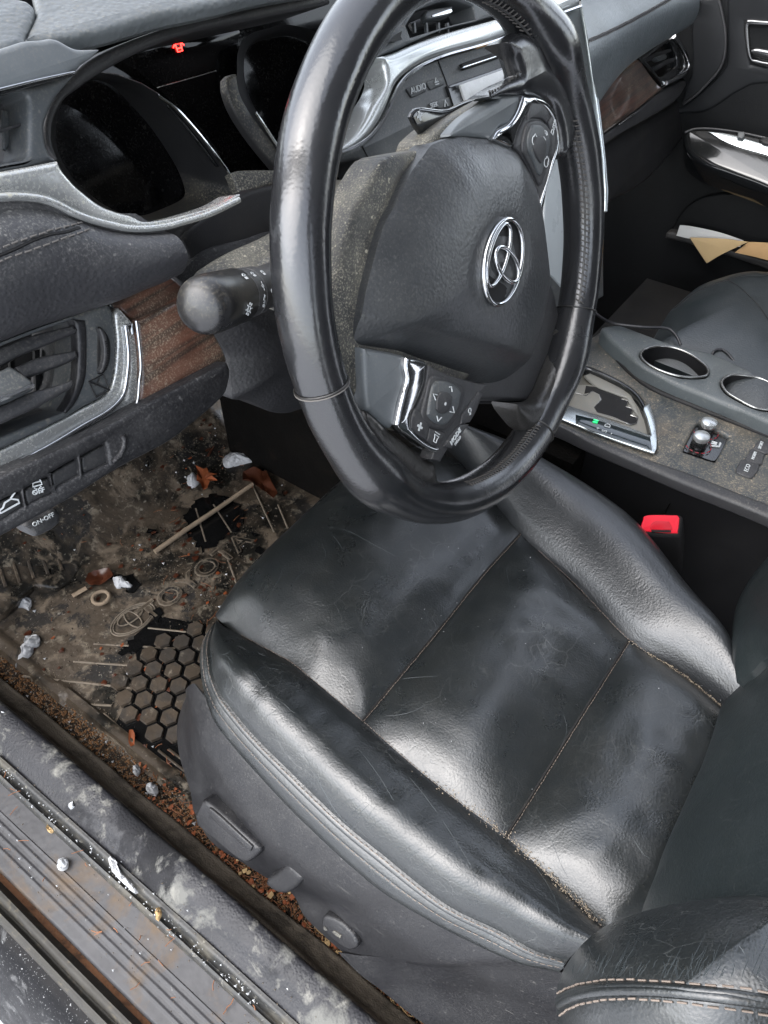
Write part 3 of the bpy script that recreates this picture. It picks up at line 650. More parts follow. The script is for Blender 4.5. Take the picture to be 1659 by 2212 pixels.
for v,(y,z) in enumerate(zip(RY,RZ)):
    if v==0: fl.append(crom(resamp(s1,13),24,False,170)); continue
    if y<=tip.y and v<9: A=aty(inner,y)
    else: A=V((tip.x+.004*(v-7),min(y,tip.y+.012),min(z-.012,tip.z)))
    if y<Ri[0].y: B=aty(Ri,y)
    else: B=V((.235,min(y,.17),min(z-.03,.29)))
    row=[]
    for i in range(13):
        u=i/12; e=1-abs(2*u-1)**5; b_=A.lerp(B,u); t=V((b_.x,y,z)); row.append(b_.lerp(t,e)+V((0,0,.003*NZ.noise(V((b_.x*12,y*12,0)))*e)))
    fl.append(crom(row,24,False,170))
loft('cushion_panel',fl,M_seat,seat,n=70,sub=6,fn=lambda p,a,b:p+V((0,0,.0008*NZ.noise(p*45))))
# left bolster
A5c=L('c',215,630,188,690,178,760,192,880,225,970,260,1030,400,1200,600,1400,850,1640)+L('e',470,590,800,850,1100,1000,1300,1110,1480,1165)
zp=lambda i:.288
pipe=crom([Z(.268+.020*min(1,i/3)).at(q) for i,q in enumerate(A5c)],6)
inner=crom([Z(.262).at(L('c',220,628)[0]),Z(.275).at((520,1372)),Z(.289).at((600,1415))]+[sz.at(q) for q in [(640,1440),(785,1560),(930,1685),(1095,1810),(1200,1905),(1310,2012)]],6)
N=90
ri,rp=resamp(inner,N),resamp(pipe,N)
def lift(i,a):
    t=i/(N-1); k=min(1,t/.22); k=k*k*(3-2*k); return a*(.25+.75*k)
mid=[[ri[i].lerp(rp[i],f)+V((0,0,lift(i,hh))) for i in range(N)] for f,hh in((.05,.002),(.20,.011),(.38,.019),(.60,.026),(.80,.022),(.94,.009))]
loft('left_bolster',[inner]+mid+[pipe],M_bols,seat,n=110,sub=7,fn=lambda p,a,b:p+V((0,0,(.0030*NZ.noise(V((p.x*22,p.y*10,5)))+.0012*NZ.noise(V((p.x*30,p.y*60,9))))*math.sin(math.pi*b))))
# stitched band under the piping and the leather skirt
low=crom([Z(z).at(q) for q,z in zip(L('c',215,625,160,700,136,800,150,960,205,1130,300,1260,450,1430,650,1640)+L('e',400,745,700,935,950,1065,1200,1175,1450,1228),(.262,.258,.255,.25,.247,.245,.245,.245,.247,.25,.253,.256,.258))],6)
rl=resamp(low,N)
band=[[rp[i].lerp(rl[i],f)+V((-.9,.3,.25)).normalized()*hh for i in range(N)] for f,hh in((.0,.0),(.06,.0035),(.13,.004),(.17,.0005),(.26,.003),(.36,.0045),(.42,.001),(.52,.003),(.75,.004),(1,.0))]
band+=[[p+V((.010,-.002,-.02)) for p in rl],[p+V((.022,-.006,-.09)) for p in rl]]
loft('piping_band',band,M_bols,seat,n=120,sub=4)
off=V((-.9,.3,.5)).normalized()
def bl(f,h): return [rp[i].lerp(rl[i],f)+off*h for i in range(2,N)]
stitches('stitching',[bl(.015,.0035),bl(.40,.0050)],M_thr,seat,ln=.0034,gap=.0018,r=.00034)
for s__ in (s1,s2): tube('seam_groove',[p+V((0,.0012,.0006)) for p in s__],.0014,M_dark,seat,seg=6)
stitches('seam_thread',[[p+V((0,-.0006,.0024)) for p in s1],[p+V((0,-.0006,.0022)) for p in s2],[p+V((0,0,.0010)) for p in ri[8:]]],M_thr,seat,ln=.0022,gap=.0014,r=.0003)
crumbs('seam_crumbs',420,lambda:(lambda q:(q.x+rnd.gauss(0,.0022),q.y+rnd.gauss(0,.0022)))(ri[int(rnd.triangular(52,N-1,N-3))]),M_sand,lambda x,y:.300,(.0003,.0010))
crumbs('cushion_crumbs',260,lambda:(rnd.uniform(-.12,.12),-.285+abs(rnd.gauss(0,.016))),M_ice,lambda x,y:.303+.003*math.sin((x+.12)*13),(.0002,.0006))
crumbs('seat_specks',40,lambda:(rnd.uniform(-.10,.13),rnd.uniform(-.25,.12)),M_ice,lambda x,y:.3175,(.0003,.0007))
# right bolster
Ri=crom([sz.at(q) for q in [(960,960),(1020,1030),(1075,1095),(1125,1155),(1240,1262),(1360,1385),(1470,1455),(1572,1540)]],6)
Ro=crom([Z(z).at(q) for q,z in (((930,905),.335),((1010,925),.335),((1100,955),.335),((1200,1005),.335),((1350,1105),.333),((1480,1255),.330),((1570,1370),.325),((1592,1460),.312))],6)
rri,rro=resamp(Ri,N),resamp(Ro,N)
mid=[[rri[i].lerp(rro[i],f)+V((0,0,hh)) for i in range(N)] for f,hh in((.04,.006),(.15,.016),(.38,.024),(.62,.024),(.85,.014))]
tail=[[rro[i]+V((.010,0,-.014)) for i in range(N)],[rro[i]+V((.012,0,-.05)) for i in range(N)],[rro[i]+V((.0,0,-.12)) for i in range(N)]]
loft('right_bolster',[Ri]+mid+[Ro]+tail,M_bolr,seat,n=80,sub=6,fn=lambda p,a,b:p+V((0,0,.0025*NZ.noise(V((p.x*14,p.y*14,5))))))
stitches('seam_thread',[[p+V((.004,0,-.006)) for p in rro]],M_thrd,seat,ln=.003,gap=.002,r=.0004)
stitches('seam_thread',[[p+V((0,0,.0015)) for p in rri[40:]]],M_thr,seat,ln=.0022,gap=.0014,r=.0003)
crumbs('seam_crumbs_right',300,lambda:(lambda q:(q.x+rnd.gauss(0,.0016),q.y+rnd.gauss(0,.0016)))(rri[int(rnd.triangular(66,N-1,N-3))]),M_sand,lambda x,y:.299,(.0003,.0011))
# plastic side shield
tp=[Z(.248).at(q) for q in L('c',260,900,225,930,175,950,150,960)]+[p+V((.004,0,-.001)) for p in resamp(low,14)[3:]]
tp=crom([Z(.235).at((424,1478))]+[p+V((.004,0,-.001)) for p in resamp(low,16)[3:]]+[low[-1]+V((.06,-.12,0))],6)
bt=crom([Z(.12).at(q) for q in L('b',900,60,856,170,838,260,850,380,880,480,905,560)]+[Z(.09).at(q) for q in L('b',915,640,1000,790,1150,890,1260,960,1385,1035,1440,1140,1540,1240,1659,1345)+L('e',200,1110,330,1240,450,1330,680,1510,1000,1700)],6)
rt,rb=resamp(tp,N),resamp(bt,N)
outv=V((-1,.25,0)).normalized()
def shd(f,h,dz): return [rt[i].lerp(rb[i],f)+outv*h+V((0,0,dz)) for i in range(N)]
loft('side_shield',[rt,shd(.05,.002,.004),shd(.16,.006,.005),shd(.30,.010,.002),shd(.45,.009,-.002),shd(.75,.003,0),rb],M_shld,seat,n=110,sub=7)
kp=Pl(Z(.15).at(L('b',1100,750)[0]),(-1,.1,.45))
lv=slab('recline_switch',L('b',955,598,1000,620,1230,825,1225,850,1185,885,1150,890,1090,850,930,715,920,665),kp,.030,M_shld,seat,b=.004,h=.011,corner=40)
slab('switch_ridge',L('b',985,640,1010,645,1195,815,1190,830,1165,825,990,675),kp,.004,M_shld,seat,b=.0015,h=.0130)
kp2=Pl(Z(.135).at(L('b',1340,970)[0]),(-1,.1,.35))
slab('adjust_knob',L('b',1350,900,1380,905,1430,965,1425,990,1375,1035,1330,1042,1290,1025,1255,990,1262,965,1300,945),kp2,.03,M_shld,seat,b=.005,h=.011,corner=60)
kp3=Pl(Z(.13).at(L('e',215,1020)[0]),(-1,.05,.40))
ring=L('e',125,925,160,925,230,960,290,1020,318,1070,310,1100,265,1110,200,1070,140,1010,115,965)
slab('lumbar_dial',ring,kp3,.014,M_shld,seat,b=.003,h=.004)
slab('dial_mark',L('e',178,1005,190,1003,228,1030,222,1042,212,1038,180,1015),kp3,.002,M_dusty,seat,b=.0006,h=.0052)
slab('dial_mark',L('e',128,980,140,985,150,1000,140,1002,130,995),kp3,.002,M_dusty,seat,b=.0006,h=.0052)
# seat back
bp=Pl((0,-.265,.30),(0,1,.36))
def bkp(q): return bp.at(q)
bl_=dome('backrest_panel',[(1385,1972),(1440,1830),(1520,1640),(1562,1520),(1600,1478),(1700,1400),(1900,1500),(2000,1900),(1900,2350),(1450,2150)],bp,.012,M_back,seat,e=4,skirt=.03,rings=14,corner=35,fn=lambda p,r:p+bp.n*.0015*NZ.noise(p*30))
dome('backrest_bolster',[(1592,1475),(1583,1400),(1595,1310),(1630,1240),(1680,1180),(1900,1100),(1900,1500),(1680,1420),(1620,1455)],bp,.014,M_back,seat,e=3,skirt=.04,h=.012,rings=10)
# big left bolster of the backrest: seen at the lower right
nb=Pl(Z(.425).at(L('f',800,1400)[0]),(-.75,.55,.62))
ob=L('f',565,1195,420,1300,300,1440,225,1600,215,1750,240,1871,290,2100,900,2400,2000,2300,2300,1500,1900,1050,1500,1020,1100,1040,800,1105)
dome('backrest_side_bolster',ob,nb,.055,M_bols,seat,e=2.2,skirt=.05,rings=26,n=7,ctr=L('f',1350,1650)[0],fn=lambda p,r:p+nb.n*.001*NZ.noise(V((p.x*40,p.y*40,p.z*9))))
def onblob(q):
    """height of the bolster along the ray, by marching"""
    r=ray(q); best=None
    dg=bpy.context.evaluated_depsgraph_get(); hit,loc,nn,ix,ob_,mm=bpy.context.scene.ray_cast(dg,C,r)
    return (loc,nn) if hit else (None,None)
bpy.context.view_layer.update()
def proj_line(qs,h=.0006,par=None,n=14):
    qs=[(a.x,a.y) for a in crom([V((q[0],q[1],0)) for q in qs],n)]
    out=[]
    for q in qs:
        l,nn=onblob(q)
        if l is not None:
            if nn.dot(ray(q))>0: nn=-nn
            out.append(l+nn*h)
    return out
l1=L('f',225,1665,300,1625,400,1595,560,1575,750,1573,950,1580,1100,1592,1400,1618,1700,1655)
l2=L('f',235,1740,330,1690,500,1655,750,1645,1000,1655,1300,1685,1700,1735)
l3=L('f',240,1815,320,1760,450,1722,620,1705,800,1702,1000,1717,1200,1742,1450,1775,1700,1810)
P1,P2,P3=proj_line(l1,.0005),proj_line(l2,.0),proj_line(l3,.0005)
tube('piping',P2,.0026,M_bols,seat,seg=8)
tube('piping',[a.lerp(b,.62) for a,b in zip(resamp(P1,60),resamp(P2,60))],.0022,M_bols,seat,seg=8)
stitches('stitching',[P1],M_thr,seat,ln=.0052,gap=.002,r=.00055); stitches('stitching',[P3],M_thr,seat,ln=.0052,gap=.002,r=.00055)
# seat frame under the cushion
boxes('seat_pan',[((-.150,-.30,.06),(.20,.09,.24))],M_dark,seat)
# buckle
bu=thing('seat_belt_buckle',(.27,-.13,.15),'black seat belt buckle with bright red release button beside the console','seat belt buckle')
kb=Pl(Z(.30).at(L('6',810,1620)[0]),(-.45,-.75,.85))
kt=Pl(Z(.315).at(L('6',810,1620)[0]),(-.10,-.30,1))
body=[kt.at(q) for q in L('6',735,1558,905,1560,928,1580,915,1665,880,1688,690,1672,672,1650,700,1580)]
dn=(Z(.21).at(L('6',960,1925)[0])-kt.at(L('6',915,1680)[0]))
bc=resamp(crom(body,5,True,60)+[body[0]],49)[:-1]; c_=sum(bc,V())/len(bc)
def lv_(f,s): return [c_+(p-c_)*s+dn*f for p in bc]
vs=[];fs=[]
for f,s in((0,.90),(.015,.98),(.05,1.02),(.5,.92),(.9,.70),(1,.6)): vs+=lv_(f,s)
m=len(bc)
for k in range(5):
    for i in range(m): fs.append((k*m+i,k*m+(i+1)%m,(k+1)*m+(i+1)%m,(k+1)*m+i))
fs.append(tuple(range(m)))
mk('buckle_body',vs,fs,M_dark,bu,40)
slab('release_button',L('6',725,1562,900,1562,915,1580,905,1655,885,1668,700,1655,684,1640,700,1590),kt,.004,M_red,bu,b=.0015,h=.0015)
slab('button_dish',L('6',765,1600,850,1600,870,1640,860,1650,740,1648,735,1635),kt,.001,mat('red_plastic_deep',(.55,.008,.02),.3),bu,b=.0003,h=.0019)
slab('latch_slot',L('6',745,1650,860,1652,862,1664,750,1662),kt,.001,M_dark,bu,h=.0022)

# creases worn into the leather
def creases(lines,name='crease',r=.00022,h=-.00002):
    vs=[];fs=[]
    for l in lines:
        q=[p for p in proj_line(l,h,n=3)]
        seg_=[]
        for p in q:
            if seg_ and (p-seg_[-1]).length>.03:
                if len(seg_)>2: tubev(seg_,lambda t:r*(.35+.65*math.sin(math.pi*t)),False,4,vs,fs)
                seg_=[]
            seg_.append(p)
        if len(seg_)>2: tubev(seg_,lambda t:r*(.35+.65*math.sin(math.pi*t)),False,4,vs,fs)
    o=mk(name,vs,fs,M_crease,seat,60); o['kind']='stuff'
cr=random.Random(21); LL=[]
def wig(k,x0,y0,x1,y1,n=5,j=9):
    pts=[]
    for i in range(n+1):
        t=i/n; pts+=[x0+(x1-x0)*t+cr.uniform(-j,j)*(0<i<n),y0+(y1-y0)*t+cr.uniform(-j,j)*(0<i<n)]
    return L(k,*pts)
for i in range(40):      # backrest bolster: creases that run from the crown down to the stitching
    x=cr.uniform(300,1640); y=1560-60*abs((x-700)/900)*(x<700); ln=cr.uniform(40,340)*min(1,(x-150)/500); LL.append(wig('f',x+ln*.45+cr.uniform(-25,25),y-ln,x,y-4,4,5))
for i in range(26):
    x=cr.uniform(380,1600); y=cr.uniform(1250,1520); LL.append(wig('f',x,y,x+cr.uniform(-70,50),y+cr.uniform(50,140),3,4))
for a in ((330,0,440,150,540,330,600,520),(470,0,680,240,860,500,960,680,1000,850,1000,940),(20,20,100,170,190,330,290,440),(1300,640,1400,800,1440,950,1430,1080),(1050,540,1130,760,1100,960)):
    LL.append(L('e',*a)); LL.append(L('e',*[v+6 for v in a]))
for i in range(60):      # left bolster: fine creases beside the piping
    t=cr.random(); x=20+1380*t; y=215+890*t-60*math.sin(math.pi*t)*-1; l=cr.uniform(30,130); LL.append(wig('e',x+cr.uniform(5,60),y-cr.uniform(10,50),x+l,y-l*cr.uniform(.35,1.1),3,4))
for i in range(34):
    x=cr.uniform(220,560); y=cr.uniform(680,1150); LL.append(wig('c',x,y,x+cr.uniform(-70,90),y+cr.uniform(-60,60),3,5))
for a in ((780,160,830,210,900,330),(540,300,545,380,480,480),(670,350,600,430,590,520),(330,430,300,540,340,620),(440,370,410,450,420,560),(760,330,770,270,740,200),(690,140,860,150,1000,220,1150,300),(250,540,240,600),(300,500,280,600),(1150,915,1230,905,1340,900),(1060,1105,1180,1090,1290,1045),(1500,380,1500,460,1470,530),(1560,260,1545,380,1500,470)):
    LL.append(L('c',*a))
for a in ((270,90,290,180,285,230),(230,190,245,290),(155,300,150,400),(440,260,500,380,540,440,580,560),(470,260,560,380,610,480,640,580),(560,360,620,430,690,560),(650,430,720,500,780,640),(700,620,760,700),(830,650,840,760,820,880,780,960),(845,660,862,780,835,900),(290,330,310,450,330,570),(420,880,520,920,640,935,760,950),(590,1110,610,1200,570,1320),(560,1100,600,1120)):
    LL.append(L('d',*a))
for a in ((130,510,190,640,250,790,300,880),(0,600,40,700),(720,570,800,700,850,740),(870,690,930,780)):
    LL.append(L('f',*a))
bpy.context.view_layer.update()
creases(LL)
# ================================================================ STEERING WHEEL
WA=rad(17.2); W=V((.0644,.0095,.6517)); wn=V((0,-math.cos(WA),math.sin(WA))); wu=V((1,0,0)); wv=V((0,math.sin(WA),math.cos(WA)))
WP=Pl(W,wn); RW=.174
wh=thing('steering_wheel',tuple(W),'black leather steering wheel with worn glossy rim, turned to the left','steering wheel')
def wpt(a,r=RW,h=0): return W+wu*(r*math.cos(a))+wv*(r*math.sin(a))+wn*h
def ang(x,y):
    p=WP.at((x,y))-W; return math.atan2(p.dot(wv),p.dot(wu))
vs=[];fs=[];NS=220;SG=28
for i in range(NS):
    a=2*math.pi*i/NS; rr=.0170+.0006*math.sin(3*a+1); cd=wu*math.cos(a)+wv*math.sin(a)
    # thumb rests swell where the spokes join
    for ca,am in ((rad(208),.004),(rad(38),.006),(rad(-50),.003)):
        d=(a-ca+math.pi)%(2*math.pi)-math.pi; rr+=am*math.exp(-(d/.16)**2)
    for k in range(SG):
        b=2*math.pi*k/SG; nz=NZ.noise(V((math.cos(a)*6,math.sin(a)*6,b*.6)))*.0005
        vs.append(W+cd*(RW+math.cos(b)*(rr*.92+nz))+wn*(math.sin(b)*(rr*1.02+nz)))
for i in range(NS):
    for k in range(SG): fs.append((i*SG+k,i*SG+(k+1)%SG,((i+1)%NS)*SG+(k+1)%SG,((i+1)%NS)*SG+k))
mk('rim',vs,fs,M_rim,wh,80)
def ringat(a,r=.0172,th=.0009,mt=None,name='rim_seam'):
    cd=wu*math.cos(a)+wv*math.sin(a); c=W+cd*RW
    tube(name,[c+cd*(r*.925*math.cos(b*.2618))+wn*(r*1.03*math.sin(b*.2618)) for b in range(24)],th,mt or M_rimw,wh,closed=True,seg=6)
aL=ang(690,835); aR=ang(1252,672); aR2=ang(1160,945); aT=ang(1115,95)
for a,r_ in ((aL,.0169),(aR,.0172),(aR2,.0172)): ringat(a,r_,.0006)
ringat(aL+.007,.0171,.00045,M_thr2,'rim_seam_thread')
# cross lacing on the inner face of the rim
def lace(a0,a1,n,b0,name='rim_lacing'):
    vs=[];fs=[]
    for i in range(n):
        a=a0+(a1-a0)*i/n; da=(a1-a0)/n
        q=[]
        for t in(0,.3,.7,1):
            b=b0+(t-.5)*.42; aa=a+da*.75*t; cd=wu*math.cos(aa)+wv*math.sin(aa); rr=.0178 if t in(.3,.7) else .0168
            for ca,am in ((rad(208),.004),(rad(28),.005),(rad(-50),.003)):
                d=(aa-ca+math.pi)%(2*math.pi)-math.pi; rr+=am*math.exp(-(d/.16)**2)
            q.append(W+cd*(RW+math.cos(b)*rr*.93)+wn*(math.sin(b)*rr*1.03))
        tubev(q,.00055,False,5,vs,fs)
    o=mk(name,vs,fs,M_thrd,wh,50); o['kind']='stuff'
    # puckered seam line
    q=[]
    for i in range(90):
        aa=a0+(a1-a0)*i/89; cd=wu*math.cos(aa)+wv*math.sin(aa); q.append(W+cd*(RW+math.cos(b0)*.0164)+wn*(math.sin(b0)*.0176))
    tube('lacing_seam',q,.0009,M_rimw,wh,seg=6)
bI=rad(180-28)
lace(aR+.02,rad(20),34,bI); lace(aR2-.03,ang(985,1040)+.02,34,bI); lace(rad(38),rad(70),18,rad(180-20))
# spokes
slab('spoke_leather',L('5',555,880,600,905,660,955,700,985,780,1050,850,1110,895,1128,905,1170,915,1225,950,1270,800,1290,700,1240,620,1140,560,1020,530,940),WP,.022,M_rimw,wh,b=.009,h=.006)
slab('spoke_leather',L('5',1530,500,1522,560,1492,630,1455,720,1420,800,1380,845,1300,852,1268,850,1275,890,1310,960,1350,990,1430,1010,1540,800,1590,620,1590,500),WP,.026,M_rimw,wh,b=.009,h=.008,corner=120)
slab('spoke_leather',L('3',188,236,215,285,240,335,262,400,268,428,240,450,190,475,90,545,200,532,330,540,440,600,480,680,500,780,510,880,550,880,600,700,540,450,430,250,300,170),WP,.020,M_rim,wh,b=.009,h=.010,corner=120)
# puckered leather at the upper spoke, small folds
for i in range(16):
    t=i/15; a_=L('3',120+150*t,220+120*t)[0]; b_=L('3',160+150*t,255+110*t)[0]
    if i<0: tube('lacing_pucker',[WP.at(a_,.004),WP.at(((a_[0]+b_[0])/2,(a_[1]+b_[1])/2),.0085),WP.at(b_,.006)],.0010,M_rimw,wh,seg=6)
for i in range(13):
    t=i/12; a_=L('3',90+190*t,545-130*t**1.5)[0]; b_=(a_[0]-3,a_[1]-11)
    tube('lacing_pucker',[WP.at(a_,.006),WP.at(b_,.007)],.0009,M_rimw,wh,seg=6)
slab('spoke_back',L('5',1380,200,1440,300,1470,430,1500,500,1510,545,1488,620,1440,760,1400,820,1380,834,1060,836,1075,750,1200,700),WP,.02,M_plas,wh,b=.004,h=-.010)
slab('spoke_back',L('5',1085,800,1380,790,1400,835,1290,850,1080,850),WP,.02,M_dark,wh,b=.004,h=-.016)
# dusty housing behind the pad
slab('hub_back_cover',L('2',930,1040,960,1025,1090,1000,1180,985,1200,920,1340,800,1520,690,1650,625)+[(1150,330),(1160,700),(1000,830),(880,930)]+L('5',575,900,550,880,480,780,440,700,400,560,392,430,410,330)+L('2',640,1600,700,1400,780,1245,850,1120,900,1055),WP,.03,M_dusty,wh,b=.005,h=-.004)
slab('paddle_shifter',L('2',1070,775,1090,735,1140,710,1280,725,1350,714,1450,670,1530,653,1580,665,1500,725,1400,800,1250,900,1180,940,1110,850),WP,.005,M_piano,wh,b=.002,h=-.017)
text('plus_mark','+',L('2',1128,776)[0],L('2',1145,766)[0],WP.up(-.017),.011,M_white,wh,h=.0004,bold=.0002)
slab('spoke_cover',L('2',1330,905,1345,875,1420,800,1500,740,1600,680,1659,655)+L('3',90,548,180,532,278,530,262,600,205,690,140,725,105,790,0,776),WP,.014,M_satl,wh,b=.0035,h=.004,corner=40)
# airbag pad
padp=[(932,314),(957,303),(976,296),(1000,294),(1026,298),(1048,299),(1064,301),(1110,320),(1128,345),(1150,385),(1163,425),(1172,470),(1181,540),(1187,600),(1184,640),(1176,680),(1165,720),(1146,775),(1137,791),(1110,821),(1078,830),(1041,825),(996,812),(960,797),(927,785),(900,772),(877,762),(845,757),(813,753),(788,748),(781,735),(779,714),(780,695),(784,668),(791,630),(800,591),(812,545),(823,507),(835,475),(852,446),(870,407),(891,368),(912,340)]
A_=WP.up(.002)
fold=[L('5',535,445)[0],L('5',860,520)[0],L('5',1020,570)[0],L('5',1330,635)[0]]
f0,f1=(A_.at(fold[0])-W),(A_.at(fold[3])-W); fd=(f1-f0).normalized(); fnv=wn.cross(fd); 
def padfn(p,r):
    d=p-W; s=(d-f0).dot(fnv)
    s=-s if (V((0,0,0))-f0).dot(fnv)<0 else s      # s>0 on the emblem side
    if s<.002: p=p-wn*min(.012,max(0,(.002-s))*.42)
    q=d-wn*d.dot(wn); e=math.hypot(q.x*1.0,q.dot(wv)*1.35)
    if e<.041: p=p-wn*.0016*(1-(e/.041)**8)
    return p
dome('airbag_cover',padp,A_,.022,M_pad,wh,e=3.2,skirt=.016,rings=34,n=5,corner=65,ctr=(1030,560),fn=padfn)
# emblem: three chrome ovals
EC=W+wn*.0235; er=rad(38); eX=wu*math.cos(er)+wv*math.sin(er); eY=wn.cross(eX)
slab('emblem_well',[EC+eX*(.030*math.cos(a*.2094))+eY*(.024*math.sin(a*.2094)) for a in range(30)],Pl(EC-wn*.0012,wn),.003,M_dark,wh,b=.0006,world=True)
def oval(cx,cy,a,b,r,name='emblem_ring',h=0,k=0,egg=0):
    ps=[]
    for i in range(56):
        t=2*math.pi*i/56; x=cx+a*math.cos(t)*(1+egg*math.sin(t)); y=cy+b*math.sin(t); ps.append(EC+eX*x+eY*y+wn*(h-k*(x*x)*9))
    tube(name,ps,r,M_chr,wh,closed=True,seg=10,sq=.75)
oval(0,0,.0295,.0235,.0023)
oval(0,-.0035,.0088,.0180,.0020,h=.0012)
oval(0,.0095,.0225,.0108,.0020,h=.0006)
# lower spoke: cover, chrome bracket, key pad
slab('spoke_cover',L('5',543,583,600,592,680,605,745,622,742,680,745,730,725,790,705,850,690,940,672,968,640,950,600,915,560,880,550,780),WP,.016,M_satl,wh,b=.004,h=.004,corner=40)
slab('chrome_bracket',L('5',748,628,800,634,845,650,838,700,835,740,815,800,790,860,772,900,768,960,800,1005,850,1040,890,1052,905,1060,880,1082,830,1055,770,1010,725,985,700,950,715,880,735,800,750,740,742,680),WP,.010,M_chr,wh,b=.0035,h=.009,corner=40)
KP=slab('key_pad',L('5',850,665,930,705,1060,745,1125,757,1100,800,1070,880,1010,960,940,1060,905,1125,862,1112,880,1060,850,1040,800,1005,768,960,772,900,800,850,830,780),WP,.012,M_plas,wh,b=.0015,h=.0075,corner=30)
bt=slab('direction_pad',L('5',880,712,940,730,1005,765,1022,790,1005,860,975,920,945,958,910,972,860,958,825,925,818,890,835,820,850,750,862,722),WP,.006,M_plas,KP,b=.0015,h=.0095)
slab('direction_button',L('5',905,738,950,745,990,770,1006,795,992,860,965,910,935,945,905,948,870,930,848,900,855,840,870,770,885,745),WP,.006,M_sat,KP,b=.002,h=.0115)
slab('centre_button',L('5',915,792,945,795,962,815,958,860,935,890,905,895,888,875,890,830,900,802),WP,.003,M_plas,KP,b=.001,h=.0130)
WB=WP.up(.0118)
def chev(k,pts): 
    q=[WB.at(p,.0004) for p in L(k,*pts)]; return tube('arrow_mark',q,.00045,M_white,KP,seg=5)
chev('5',(945,768,955,766,958,790)) ; chev('5',(940,785,947,765,966,776)) if 0 else None
chev('5',(887,805,868,800,880,830)); chev('5',(962,860,968,890,948,885)); chev('5',(886,905,892,930,908,912))
slab('centre_mark',[WP.at(L('5',928,848)[0],.0134)+wu*.0012*math.cos(i)+wv*.0012*math.sin(i) for i in range(6)],Pl(WP.at(L('5',928,848)[0],.0134),wn),.0003,M_white,KP,world=True)
slab('volume_button',L('5',785,870,820,900,850,925,852,965,838,1020,800,998,765,965,768,920),WP,.005,M_plas,KP,b=.001,h=.0088,corner=30)
slab('voice_button',L('5',855,965,925,985,925,1005,895,1045,865,1045,842,1022),WP,.005,M_plas,KP,b=.001,h=.0088,corner=30)
slab('return_button',L('5',1060,830,1085,790,1105,800,1075,880,1045,935,1000,945,1010,900),WP,.004,M_plas,KP,b=.001,h=.0088,corner=30)
slab('mode_button',L('5',1000,950,1040,945,1000,1000,960,1060,920,1050,960,990),WP,.004,M_plas,KP,b=.001,h=.0088,corner=30)
mt_=(math.cos(rad(39)),math.sin(rad(39)))
def tdir(q,s=10):
    p=WP.at(q); d=p+wu*mt_[0]*.01+wv*mt_[1]*.01; v_=d-C; return (829.5+FL*v_.dot(R)/v_.dot(F),1106-FL*v_.dot(U)/v_.dot(F))
def wtext(s,k,x,y,size,**a):
    q=L(k,x,y)[0]; text('print',s,q,tdir(q),WP.up(.0089),size,M_white,KP,**a)
wtext('+','5',808,958,.011,bold=.0003)
q=L('5',975,1003)[0]; text('print','MODE',q,L('5',995,972)[0],WP.up(.0089),.0052,M_white,KP,bold=.0001)
q=L('5',985,1022)[0]; text('print','HOLD',q,L('5',1005,991)[0],WP.up(.0089),.0032,M_white,KP)
icon('voice_mark',[[(-.5,.3),(0,.3),(.3,.5),(.3,-.5),(0,-.3),(-.5,-.3),(-.5,.3)],[(.6,-.5),(.6,.5)]],L('5',882,1010)[0],tdir(L('5',882,1010)[0]),WP.up(.0089),.006,M_white,KP,wd=.12)
icon('return_mark',[circ(0,.2,.35,-90,180,8)+[(-.35,-.3)],[(-.55,-.1),(-.35,-.35),(-.12,-.1)]],L('5',1045,882)[0],tdir(L('5',1045,882)[0]),WP.up(.0089),.005,M_white,KP,wd=.14)
# upper spoke: chrome bracket, phone keys
slab('chrome_bracket',L('3',278,535,300,540,345,553,325,590,300,640,270,700,245,760,230,815,215,836,190,828,105,790,112,770,140,730,205,690,250,620),WP,.010,M_chr,wh,b=.003,h=.007,corner=40)
KP=slab('key_pad',L('3',325,575,360,572,400,595,440,640,465,700,476,780,462,850,440,930,410,1020,385,1110,370,1170,352,1080,310,970,262,880,225,835,245,760,290,660),WP,.012,M_plas,wh,b=.0015,h=.006,corner=30)
slab('chrome_strip',L('3',345,553,390,565,430,600,465,660,480,740,482,800,465,890,440,960,410,1060,392,1165,375,1183,372,1160,388,1100,415,1010,440,920,462,850,470,780,458,700,430,640,395,600,350,572),WP,.010,M_chr,wh,b=.0012,h=.008)
slab('phone_pad',L('3',300,705,325,685,365,682,405,705,432,745,442,800,438,860,420,930,395,1010,380,1048,365,1045,330,970,295,900,275,855,278,790),WP,.006,M_plas,KP,b=.0015,h=.008)
slab('phone_button',L('3',330,705,370,705,405,735,425,780,425,840,405,910,380,990,365,985,335,910,310,850,305,780),WP,.005,M_sat,KP,b=.0015,h=.0098)
slab('phone_centre_button',L('3',355,775,385,770,405,795,408,840,395,900,378,925,355,890,338,840,340,800),WP,.004,M_plas,KP,b=.001,h=.0112)
slab('display_button',L('3',415,690,440,655,462,700,472,780,462,850,440,900,432,830,430,750),WP,.004,M_plas,KP,b=.0008,h=.0075,corner=30)
slab('upper_button',L('3',325,585,385,590,420,635,410,700,380,672,330,668,305,680,305,640),WP,.004,M_plas,KP,b=.0008,h=.0075,corner=30)
q=L('3',447,722)[0]; text('print','DISP',q,L('3',456,690)[0],WP.up(.0078),.0058,M_white,KP)
for (x,y) in ((338,790),(405,915)):
    q=L('3',x,y)[0]; icon('phone_mark',[circ(-.1,0,.45,60,300,8),[(.1,.3),(.5,.2),(.45,-.3),(.0,-.35)]],q,tdir(q),WP.up(.0100),.007,M_white,KP,wd=.10)
q=L('3',398,768)[0]; icon('voice_mark',[[(-.6,.4),(-.3,.2),(-.3,-.3),(-.6,-.5)],circ(0,0,.3,-50,50,5),circ(0,0,.55,-50,50,5)],q,tdir(q),WP.up(.0100),.006,M_white,KP,wd=.12)
